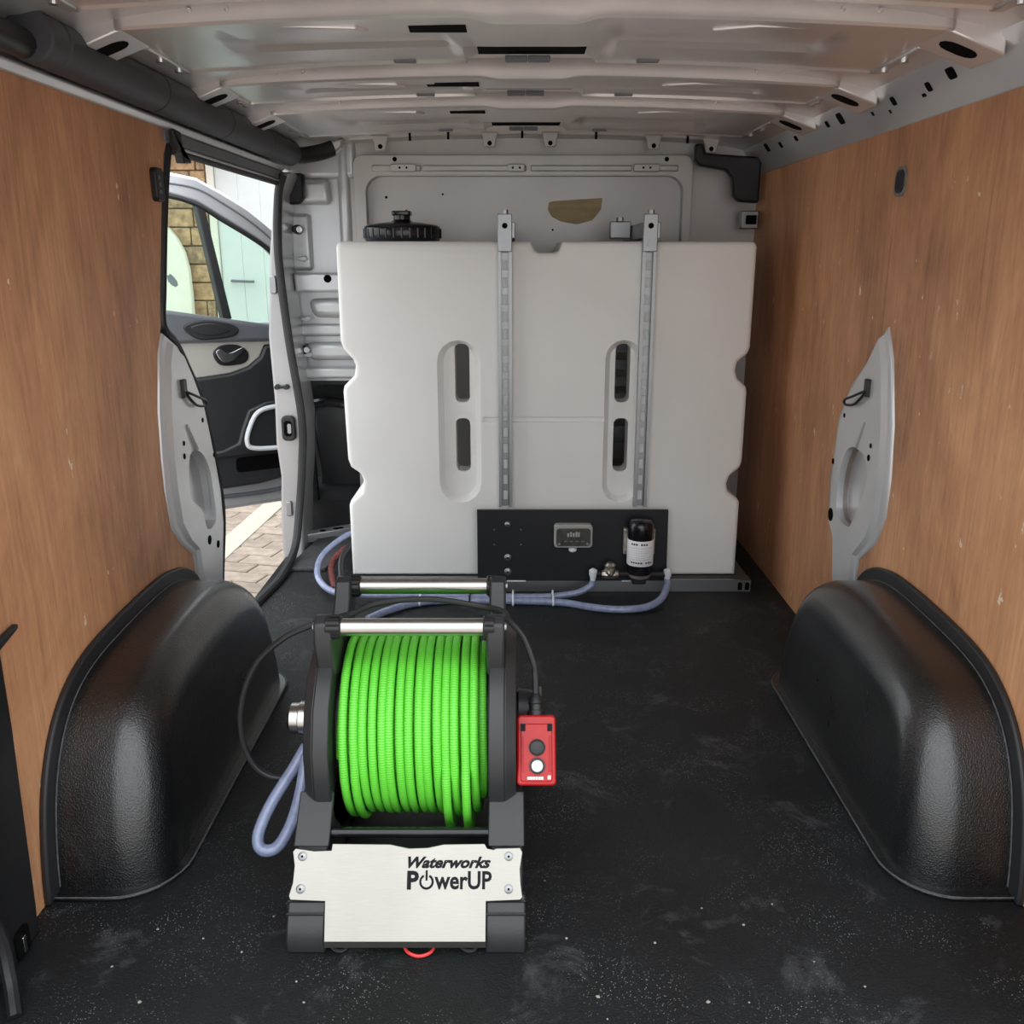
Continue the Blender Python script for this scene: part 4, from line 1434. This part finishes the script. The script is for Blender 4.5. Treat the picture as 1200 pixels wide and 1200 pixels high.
pump = thing('water_pump', 'black capped water pump with a white label mounted upright on the black board', 'pump', (0.39, YP, 0.08))
px_, py_ = 0.388, YP - 0.052
bm = nb(); turned(bm, (px_, py_, 0.085), (0, 0, 1), [(0, 0.030), (0.004, 0.037), (0.030, 0.038), (0.034, 0.0405), (0.125, 0.0405), (0.126, 0.041), (0.158, 0.041), (0.170, 0.038), (0.178, 0.030), (0.1785, 0.0001)], 28)
po = obj('motor', bm, 'black_gloss', pump, ang=50)
bm = nb(); turned(bm, (px_, py_, 0.121), (0, 0, 1), [(0, 0.0408), (0.001, 0.0414), (0.081, 0.0414), (0.082, 0.0408)], 28)
lb = obj('paper_label', bm, 'white_print', po)
for r_, (z, h, n0, n1) in enumerate(((0.190, 0.006, 0, 7), (0.180, 0.0016, 0, 9), (0.172, 0.0014, 0, 8), (0.165, 0.0014, 0, 9), (0.158, 0.0014, 0, 7), (0.150, 0.0014, 0, 9), (0.143, 0.0014, 0, 8), (0.131, 0.005, 0, 9))):
    for k in range(n0, n1):
        if (r_ in (0, 7)) and k % 2 and random.random() < 0.4:
            continue
        a = -PI / 2 - 0.85 + k * 0.19
        bm = nb()
        b0 = [(px_ + 0.0418 * math.cos(t), py_ + 0.0418 * math.sin(t)) for t in (a, a + 0.07, a + 0.13)]
        vs0 = [bm.verts.new((x, y, z)) for x, y in b0]
        vs1 = [bm.verts.new((x, y, z + h)) for x, y in b0]
        for q in range(2):
            bm.faces.new((vs0[q], vs0[q + 1], vs1[q + 1], vs1[q]))
        obj('label_print', bm, 'black_print' if r_ in (0, 7) else 'grey_print', lb)
bm = nb(); turned(bm, (px_, py_, 0.072), (0, 0, 1), [(0, 0.020), (0.006, 0.034), (0.020, 0.037), (0.034, 0.036), (0.036, 0.030)], 20)
obj('pump_head', bm, 'pump_grey', pump)
for sx in (-1, 1):
    bm = nb(); prism(bm, rrect(px_ + sx * 0.043 - 0.007, px_ + sx * 0.043 + 0.007, 0.14, 0.225, 0.004), 'Y', YP - 0.024, YP - 0.001)
    bk = obj('mount_bracket', bm, 'brass_steel', pump, bev=0.002)
    for z in (0.150, 0.215):
        bm = nb(); cyl(bm, (px_ + sx * 0.043, YP - 0.0242, z), (px_ + sx * 0.043, YP - 0.028, z), 0.0045, n=8)
        obj('screw', bm, 'galvanised', bk)
bm = nb(); box(bm, 0.365, 0.41, YP - 0.06, YP - 0.002, 0.050, 0.078)
obj('foot', bm, 'black_plastic', pump, bev=0.006)
bm = nb(); tube(bm, [(0.245, YP - 0.045, 0.082), (0.485, YP - 0.045, 0.080)], 0.009, 10)
obj('inlet_pipe', bm, 'black_plastic', pump)
bm = nb()
turned(bm, (0.296, YP - 0.045, 0.082), (0, 0, 1), [(0, 0.018), (0.010, 0.021), (0.022, 0.016), (0.030, 0.019), (0.038, 0.012)], 8)
turned(bm, (0.296, YP - 0.045, 0.095), (0, -1, 0), [(0, 0.012), (0.020, 0.014), (0.028, 0.010), (0.034, 0.005)], 8)
turned(bm, (0.27, YP - 0.045, 0.082), (1, 0, 0), [(0, 0.012), (0.012, 0.016), (0.040, 0.016), (0.052, 0.012)], 8)
obj('pressure_fitting', bm, 'brass_steel', pump)
for x in (0.243, 0.478):
    bm = nb(); turned(bm, (x, YP - 0.045, 0.060), (0, 0, 1), [(0, 0.008), (0.012, 0.010), (0.020, 0.013), (0.034, 0.013), (0.040, 0.006)], 12)
    obj('hose_elbow', bm, 'white_plastic', pump)

# ------------------------------------------------------------------ clear hoses on the floor
h1 = thing('clear_hose', 'clear bluish hose looping up to the white elbow by the brass fitting', 'hose', (0, 2.70, 0), group='clear hoses on the floor')
path = smooth_path([(-0.549, 3.12, 0.10), (-0.60, 3.08, 0.10), (-0.655, 2.94, 0.075), (-0.645, 2.80, 0.05), (-0.58, 2.71, 0.030), (-0.47, 2.70, 0.022), (-0.28, 2.712, 0.016), (-0.09, 2.705, 0.015),
                    (0.06, 2.700, 0.015), (0.14, 2.705, 0.018), (0.20, 2.715, 0.026), (0.237, 2.725, 0.044), (0.243, 2.727, 0.0605)], 8)
bm = nb(); tube(bm, path, 0.0105, 12)
obj('hose_run', bm, 'clear_hose', h1)
h2 = thing('clear_hose', 'clear bluish hose curving up to the elbow at the end of the pump', 'hose', (0, 2.66, 0), group='clear hoses on the floor')
path = smooth_path([(-0.44, 2.52, 0.014), (-0.38, 2.60, 0.013), (-0.28, 2.665, 0.013), (-0.09, 2.676, 0.0125), (0.06, 2.668, 0.0125), (0.15, 2.655, 0.0125), (0.24, 2.615, 0.0125), (0.32, 2.598, 0.013),
                    (0.40, 2.612, 0.016), (0.45, 2.655, 0.026), (0.475, 2.708, 0.046), (0.478, 2.727, 0.0605)], 8)
bm = nb(); tube(bm, path, 0.0115, 12)
obj('hose_run', bm, 'clear_hose', h2)
for x in (-0.30, -0.145, -0.01, 0.115):
    bm = nb()
    tube(bm, smooth_path([(x, 2.728, 0.016), (x, 2.715, 0.031), (x, 2.69, 0.0305), (x, 2.66, 0.029), (x, 2.644, 0.014), (x, 2.66, 0.003), (x, 2.715, 0.003)], 4, True), 0.0030, 6, True)
    obj('cable_tie', bm, 'white_plastic' if x != -0.145 else 'black_plastic', h1)
bm = nb()
tube(bm, smooth_path([(-0.549, 3.04, 0.07), (-0.590, 3.02, 0.075), (-0.625, 2.94, 0.05), (-0.615, 2.87, 0.03), (-0.60, 2.82, 0.02), (-0.59, 2.79, 0.0105)], 6), 0.010, 8)
tag(obj('braided_hose', bm, 'braid'), 'reddish cable coiled inside the hose loop beside the tank', 'cable')
bm = nb()
tube(bm, smooth_path([(-0.547, 3.0, 0.105), (-0.568, 2.97, 0.10), (-0.585, 2.90, 0.075), (-0.575, 2.83, 0.03), (-0.555, 2.79, 0.0105)], 6), 0.009, 8)
tag(obj('black_pipe', bm, 'black_plastic'), 'black pipe running down inside the hose loop beside the tank', 'pipe')

# ------------------------------------------------------------------ hose reel
AX, AZ = 1.478, 0.246
reel = thing('hose_reel', 'black powered hose reel with brushed steel front plate on the van floor', 'hose reel', (-0.172, 1.478, 0.0))
XA, XB = -0.345, 0.002            # outer faces of the side plates
foot_prof = [(1.190, 0.0), (1.186, 0.022), (1.196, 0.050), (1.262, 0.135), (1.270, 0.150), (1.325, 0.200), (1.40, 0.215), (1.556, 0.215), (1.63, 0.200), (1.70, 0.135), (1.765, 0.050), (1.772, 0.022), (1.765, 0.0)]


def offset_prof(pts, d, c=(1.478, 0.08)):
    return [(c[0] + (y - c[0]) * (1 - d), max(0.0, c[1] + (z - c[1]) * (1 - d)) if z > 1e-6 else 0.0) for y, z in pts]


for x0, x1 in ((-0.356, -0.300), (-0.046, 0.012)):
    b = nb(); prism(b, offset_prof(foot_prof, 0.02), 'X', x0 + 0.004, x1 - 0.002)
    sf = obj('side_frame', b, 'grey_plastic', reel, bev=0.003)
    # ribbed front and rear toes wrapped over the frame
    for sg in (-1, 1):
        def fy(y):
            return y if sg < 0 else 2 * AX - y
        b = nb()
        prism(b, [(fy(y), z) for y, z in [(1.188, 0.0005), (1.184, 0.022), (1.195, 0.048), (1.222, 0.083), (1.240, 0.075), (1.240, 0.0005)]], 'X', x0 - 0.002, x1 + 0.002)
        tq = obj('toe', b, 'grey_plastic', sf, bev=0.003)
        b = nb()
        prism(b, [(fy(y), z) for y, z in [(1.263, 0.140), (1.257, 0.144), (1.322, 0.203), (1.326, 0.196)]], 'X', x0 + 0.001, x1 + 0.001)
        obj('shoulder_pad', b, 'grey_plastic', sf, bev=0.002)
        for q in (0.35, 0.75):
            b = nb(); y, z = 1.194 + 0.03 * q, 0.048 + 0.036 * q
            tube(b, [(x0 - 0.0025, fy(y - 0.002), z), (x1 + 0.0025, fy(y - 0.002), z)], 0.0022, 6)
            obj('rib', b, 'black_plastic', tq)

side_prof = []
for k in range(16):
    a = 2 * PI * (k + 0.5) / 16
    side_prof.append((AX + 0.181 * math.cos(a), AZ + 0.181 * math.sin(a)))
# side plates: rim rounds the drum, ears carry the handles
for x_in, x_out, sgn in ((-0.302, -0.345, -1), (-0.045, 0.000, 1)):
    b = nb()
    prism(b, side_prof, 'X', x_in, x_in + sgn * 0.026)
    small = [(AX + (y - AX) * 0.93, AZ + (z - AZ) * 0.93) for y, z in side_prof]
    prism(b, side_prof, 'X', x_in + sgn * 0.026, x_out, small)
    pl = obj('side_plate', b, 'grey_plastic', reel, bev=0.002)
    # strut from each frame shoulder
    for sy in (-1, 1):
        b = nb()
        pts = [(0.050, 0.120), (0.095, 0.135), (0.117, 0.200), (0.112, 0.232), (0.094, 0.243), (0.076, 0.236), (0.064, 0.215), (0.02, 0.165)]
        prism(b, [(AX + sy * (y), AZ + z) for y, z in pts], 'X', x_in + sgn * 0.0005 - sgn * 0.004, x_in + sgn * 0.026)
        er = obj('handle_ear', b, 'grey_plastic', pl, bev=0.004)
        b = nb(); x = x_in + sgn * 0.026
        turned(b, (x, AX + sy * 0.096, AZ + 0.222), (sgn, 0, 0), [(0, 0.008), (0.003, 0.0075), (0.004, 0.004)], 14)
        obj('screw', b, 'galvanised', er)
    b = nb(); turned(b, (x_out - sgn * 0.002, AX, AZ), (sgn, 0, 0), [(0, 0.055), (0.006, 0.050), (0.010, 0.030)], 24)
    obj('bearing_boss', b, 'black_plastic', pl)
# handles
for sy in (-1, 1):
    yh, zh = AX + sy * 0.096, AZ + 0.222
    b = nb(); cyl(b, (-0.285, yh, zh), (-0.053, yh, zh), 0.0145, n=24)
    hnd = obj('handle_bar', b, 'brushed_tube', reel, label='brushed metal handle bar')
    for x0, x1 in ((-0.310, -0.284), (-0.054, -0.034)):
        b = nb()
        turned(b, (x0, yh, zh), (1, 0, 0), [(0, 0.017), (0.002, 0.0185), (x1 - x0 - 0.002, 0.0185), (x1 - x0, 0.0165)], 16)
        for k in range(12):
            a = 2 * PI * k / 12
            cyl(b, (x0 + 0.003, yh + 0.0185 * math.cos(a), zh + 0.0185 * math.sin(a)), (x1 - 0.003, yh + 0.0185 * math.cos(a), zh + 0.0185 * math.sin(a)), 0.0022, n=5)
        obj('collar', b, 'black_plastic', hnd)
# drum core between the plates, cross rods
b = nb(); cyl(b, (-0.302, AX, AZ), (-0.045, AX, AZ), 0.118, n=40)
obj('drum_core', b, 'black_plastic', reel)
for y, z in ((1.286, 0.150), (1.67, 0.150)):
    b = nb(); cyl(b, (-0.302, y, z), (-0.044, y, z), 0.0085, n=14)
    obj('cross_rod', b, 'black_gloss', reel)
b = nb(); prism(b, [(1.30, 0.030), (1.30, 0.070), (1.40, 0.055), (1.56, 0.055), (1.66, 0.070), (1.66, 0.030)], 'X', -0.30, -0.046)
obj('motor_tray', b, 'black_plastic', reel, bev=0.004)

# steel front plate, leaning back, with tabs held by screws
A0 = Vector((0, 1.188, 0.024))
DV = Vector((0, 0.536, 0.844)).normalized()
NV = Vector((0, -0.844, 0.536)).normalized()


def on_plate(x, v, off=0.0):
    p = A0 + DV * v + NV * (off + 0.010)
    return Vector((x, p.y, p.z))


outl = [(-0.297, 0.0), (-0.047, 0.0), (-0.047, 0.058), (0.006, 0.060), (0.010, 0.064), (0.007, 0.085), (0.006, 0.105), (0.010, 0.130), (0.006, 0.137), (-0.032, 0.136), (-0.036, 0.134), (-0.046, 0.136), (-0.050, 0.143),
        (-0.115, 0.142), (-0.14, 0.137), (-0.17, 0.136), (-0.20, 0.142), (-0.292, 0.143), (-0.293, 0.133), (-0.32, 0.132), (-0.350, 0.136), (-0.354, 0.131), (-0.350, 0.110), (-0.351, 0.085), (-0.356, 0.066), (-0.353, 0.060), (-0.299, 0.058)]
b = nb()
A = [b.verts.new(on_plate(x, v, 0.0)) for x, v in outl]
B = [b.verts.new(on_plate(x, v, 0.003)) for x, v in outl]
b.faces.new(A); b.faces.new(B[::-1])
for i in range(len(A)):
    b.faces.new((A[i], B[i], B[(i + 1) % len(A)], A[(i + 1) % len(A)]))
plate = obj('front_plate', b, 'brushed_steel', reel, bev=0.0008, seg=1, label='brushed stainless steel front plate with dark lettering')
b = nb()
p0, p1 = on_plate(-0.297, 0.0005, 0.003), on_plate(-0.047, 0.0005, 0.003)
vs = []
for p in (p0, p1):
    vs.append([b.verts.new(p), b.verts.new((p.x, p.y + 0.001, p.z - 0.012)), b.verts.new((p.x, p.y + 0.006, p.z - 0.012)), b.verts.new((p.x, p.y + 0.005, p.z))])
for k in range(4):
    b.faces.new((vs[0][k], vs[0][(k + 1) % 4], vs[1][(k + 1) % 4], vs[1][k]))
b.faces.new(vs[0][::-1]); b.faces.new(vs[1])
obj('folded_lip', b, 'brushed_steel', plate)
for x in (-0.338, -0.012):
    for v in (0.076, 0.124):
        b = nb(); c0 = on_plate(x, v, 0.003)
        turned(b, c0, NV, [(0, 0.007), (0.0015, 0.007), (0.003, 0.0045), (0.0032, 0.0001)], 16)
        s_ = obj('screw', b, 'galvanised', plate)
        b = nb(); cyl(b, c0 + NV * 0.003, c0 + NV * 0.0042, 0.002, n=6)
        obj('socket', b, 'void_black', s_)


def plate_matrix(x, v):
    p = on_plate(x, v, 0.0034)
    return Matrix(((1, 0, 0, p.x), (0, DV.y, NV.y, p.y), (0, DV.z, NV.z, p.z), (0, 0, 0, 1)))


obj('lettering', text_mesh('Waterworks', 0.0225, 0.0009, 0.35, 0.131, plate_matrix(-0.171, 0.1075)), 'black_print', plate)
obj('lettering', text_mesh('P', 0.0365, 0.0014, 0, 0.0185, plate_matrix(-0.1715, 0.0765)), 'black_print', plate)
obj('lettering', text_mesh('werUP', 0.0365, 0.0009, 0, 0.090, plate_matrix(-0.1285, 0.0765)), 'black_print', plate)
b = nb()
cx, cv = -0.1410, 0.0865
pts = []
for k in range(25):
    a = PI / 2 + 0.45 + (2 * PI - 0.9) * k / 24
    pts.append(on_plate(cx + 0.0098 * math.cos(a), cv + 0.0098 * math.sin(a), 0.0034))
tube(b, pts, 0.0018, 6)
tube(b, [on_plate(cx, cv + 0.002, 0.0034), on_plate(cx, cv + 0.017, 0.0034)], 0.0018, 6)
obj('power_symbol', b, 'black_print', plate)

# steel inlet on the doorway side, motor hub on the other
b = nb()
turned(b, (-0.352, AX, AZ + 0.006), (-1, 0, 0), [(0, 0.018), (0.016, 0.018), (0.018, 0.030), (0.034, 0.030), (0.036, 0.027), (0.050, 0.027), (0.055, 0.022)], 24)
inl = obj('inlet_fitting', b, 'brushed_tube', reel, label='brushed steel inlet fitting')
b = nb()
turned(b, (-0.374, AX - 0.004, AZ - 0.022), (0, -0.25, -1), [(0, 0.009), (0.012, 0.008), (0.014, 0.011), (0.034, 0.010)], 12)
obj('inlet_elbow', b, 'black_plastic', inl)
b = nb()
turned(b, (0.004, AX, AZ + 0.02), (1, 0, 0), [(0, 0.040), (0.028, 0.036), (0.032, 0.030)], 24)
obj('motor_hub', b, 'grey_plastic', reel)
b = nb(); prism(b, rrect(AX - 0.05, AX - 0.01, AZ + 0.0, AZ + 0.075, 0.006), 'X', 0.040, 0.044)
obj('hub_bracket', b, 'galvanised', reel)
# wires showing under the front edge
b = nb(); tube(b, smooth_path([(-0.178, 1.21, 0.012), (-0.172, 1.188, 0.006), (-0.152, 1.178, 0.004), (-0.132, 1.186, 0.006), (-0.126, 1.21, 0.012)], 5), 0.0026, 8)
obj('red_lead', b, 'red_wire', reel)
for x in (-0.278, -0.075):
    b = nb(); tube(b, smooth_path([(x - 0.018, 1.21, 0.010), (x - 0.008, 1.192, 0.006), (x + 0.008, 1.190, 0.005), (x + 0.02, 1.21, 0.010)], 5), 0.0032, 8)
    obj('grey_lead', b, 'grey_plastic', reel)

# ------------------------------------------------------------------ green hose wound on the drum
path = []
turns1, turns2 = 16, 15.7
HR = 0.0073
xa, xb = -0.292, -0.054
rl, rh = 0.1265, 0.1495
steps = 44
for k in range(int(turns1 * steps)):
    t = k / steps
    a = 2 * PI * t
    path.append((xa + (xb - xa) * t / turns1, AX - rl * math.cos(a), AZ + rl * math.sin(a)))
jit = [random.uniform(-0.0022, 0.0022) for _ in range(40)]
rj = [random.uniform(-0.0012, 0.002) for _ in range(40)]
SLACK = {1: 0.034, 2: 0.006, 3: 0.030, 13: 0.010, 14: 0.006}
a0 = 2 * PI * turns1
for k in range(int(turns2 * steps) + 1):
    t = k / steps
    a = a0 + 2 * PI * t
    i = int(t)
    fr_ = t - i
    sj = jit[i] * (1 - fr_) + jit[i + 1] * fr_
    sr = rj[i] * (1 - fr_) + rj[i + 1] * fr_
    low = max(0.0, math.cos(a + 1.05))
    sl = SLACK.get(i, 0.0) * low ** 2 * (1 if fr_ > 0.3 else 0)
    ramp_ = min(1.0, t * 1.2)
    r = rl + (rh - rl) * ramp_ + sr + sl
    path.append((xb - (xb - xa) * min(1.0, t / turns2) + sj, AX - r * math.cos(a), AZ + r * math.sin(a)))
bm = nb(); tube(bm, path, HR, 10, uvs=True)
tag(obj('garden_hose', bm, 'green_hose', ang=80), 'bright green hose wound in close turns round the reel drum', 'hose')

# ------------------------------------------------------------------ clear inlet hose loop beside the reel
bm = nb()
tube(bm, smooth_path([(-0.376, 1.462, 0.205), (-0.395, 1.44, 0.175), (-0.43, 1.40, 0.125), (-0.448, 1.375, 0.082), (-0.440, 1.365, 0.060), (-0.415, 1.37, 0.062), (-0.392, 1.385, 0.098),
                      (-0.376, 1.40, 0.15), (-0.368, 1.43, 0.205)], 8), 0.0105, 12)
tag(obj('inlet_hose', bm, 'clear_hose'), 'clear bluish hose loop hanging from the steel inlet of the reel', 'hose')

# ------------------------------------------------------------------ red control box and its cable
ctl = thing('control_box', 'red push button control box with a black cable hung on the side of the reel', 'control box', (0.033, 1.34, 0.2))
tilt = Matrix.Translation((0.033, 1.350, 0.262)) @ Matrix.Rotation(math.radians(-30), 4, 'X')


def cpart(name, bm, mat, parent=ctl, bev=0.0, seg=2):
    bmesh.ops.transform(bm, matrix=tilt, verts=bm.verts[:])
    return obj(name, bm, mat, parent, bev=bev, seg=seg)


b = nb(); prism(b, rrect(-0.032, 0.032, -0.056, 0.056, 0.007), 'Y', -0.018, 0.030)
cb_ = cpart('case', b, 'red_plastic', bev=0.004, seg=3)
b = nb(); prism(b, rrect(-0.026, 0.026, -0.050, 0.042, 0.005), 'Y', -0.0205, -0.017)
fp = cpart('face', b, 'red_plastic', cb_, bev=0.0015)
for x in (-0.022, 0.022):
    b = nb(); box(b, x - 0.0012, x + 0.0012, -0.0225, -0.020, -0.034, 0.022)
    cpart('face_ridge', b, 'red_plastic', fp, bev=0.0006)
    b = nb(); box(b, x - 0.004, x + 0.004, -0.0215, -0.019, 0.030, 0.042)
    cpart('corner_slot', b, 'black_print', fp)
b = nb(); turned(b, (0.001, -0.019, 0.004), (0, -1, 0), [(0, 0.0135), (0.004, 0.0135), (0.005, 0.0115), (0.009, 0.011), (0.010, 0.009)], 24)
cpart('push_button', b, 'black_plastic', fp)
b = nb(); turned(b, (0.001, -0.019, -0.025), (0, -1, 0), [(0, 0.0130), (0.005, 0.0130), (0.006, 0.0105)], 24)
bt = cpart('push_button', b, 'black_plastic', fp)
b = nb(); turned(b, (0.001, -0.0245, -0.025), (0, -1, 0), [(0, 0.0095), (0.004, 0.009), (0.005, 0.006)], 20)
cpart('button_cap', b, 'white_plastic', bt)
for k in range(6):
    b = nb(); x = -0.015 + k * 0.0045
    box(b, x, x + 0.0035, -0.0211, -0.0204, -0.0465, -0.0420)
    cpart('print_mark', b, 'white_print', fp)
b = nb(); box(b, 0.018, 0.023, -0.0211, -0.0204, -0.046, -0.040)
cpart('print_mark', b, 'white_print', fp)
b = nb(); turned(b, (0, 0.006, 0.054), (0, 0, 1), [(0, 0.0145), (0.010, 0.0145), (0.011, 0.012), (0.020, 0.012), (0.022, 0.0135), (0.032, 0.011), (0.038, 0.007)], 16)
cpart('cable_gland', b, 'black_plastic', cb_)
g = tilt @ Vector((0, 0.006, 0.088))
b = nb()
tube(b, smooth_path([tuple(g), (g.x - 0.001, g.y + 0.02, g.z + 0.03), (0.029, 1.425, 0.385), (0.012, 1.44, 0.425), (-0.012, 1.46, 0.447), (-0.025, 1.50, 0.448), (-0.065, 1.53, 0.446), (-0.155, 1.53, 0.459), (-0.245, 1.53, 0.452),
                     (-0.292, 1.50, 0.443), (-0.325, 1.47, 0.444), (-0.352, 1.455, 0.440), (-0.40, 1.45, 0.418), (-0.450, 1.45, 0.37), (-0.480, 1.45, 0.30), (-0.486, 1.45, 0.23), (-0.47, 1.45, 0.175), (-0.44, 1.45, 0.15),
                     (-0.40, 1.45, 0.148), (-0.355, 1.45, 0.15)], 7), 0.0054, 10)
obj('control_cable', b, 'rubber', ctl)

# ------------------------------------------------------------------ grit and crumbs on the floor
GR = [(-0.62, 1.16), (-0.50, 1.22), (-0.40, 1.27), (-0.33, 1.13), (-0.31, 1.09), (-0.55, 1.09), (0.05, 1.36), (0.13, 1.06), (0.22, 1.21), (0.31, 1.29), (0.37, 1.25), (0.46, 1.17), (0.43, 1.30),
      (0.52, 1.12), (0.12, 1.10), (0.28, 1.09), (-0.43, 1.19), (-0.58, 1.24), (0.34, 1.09), (0.08, 1.22)]
for i, (x, y) in enumerate(GR):
    bm = nb()
    s = random.choice([0.0014, 0.0018, 0.0022, 0.0028])
    bmesh.ops.create_icosphere(bm, subdivisions=1, radius=s)
    for v in bm.verts:
        v.co = Vector((v.co.x * random.uniform(0.8, 1.5) + x, v.co.y * random.uniform(0.8, 1.3) + y, max(0.0002, v.co.z * 0.7 + s * 0.6)))
    o = obj('grit_crumb', bm, 'crumb')
    tag(o, 'tiny pale crumb of grit lying on the black van floor', 'crumb', 'crumbs of grit on the floor')
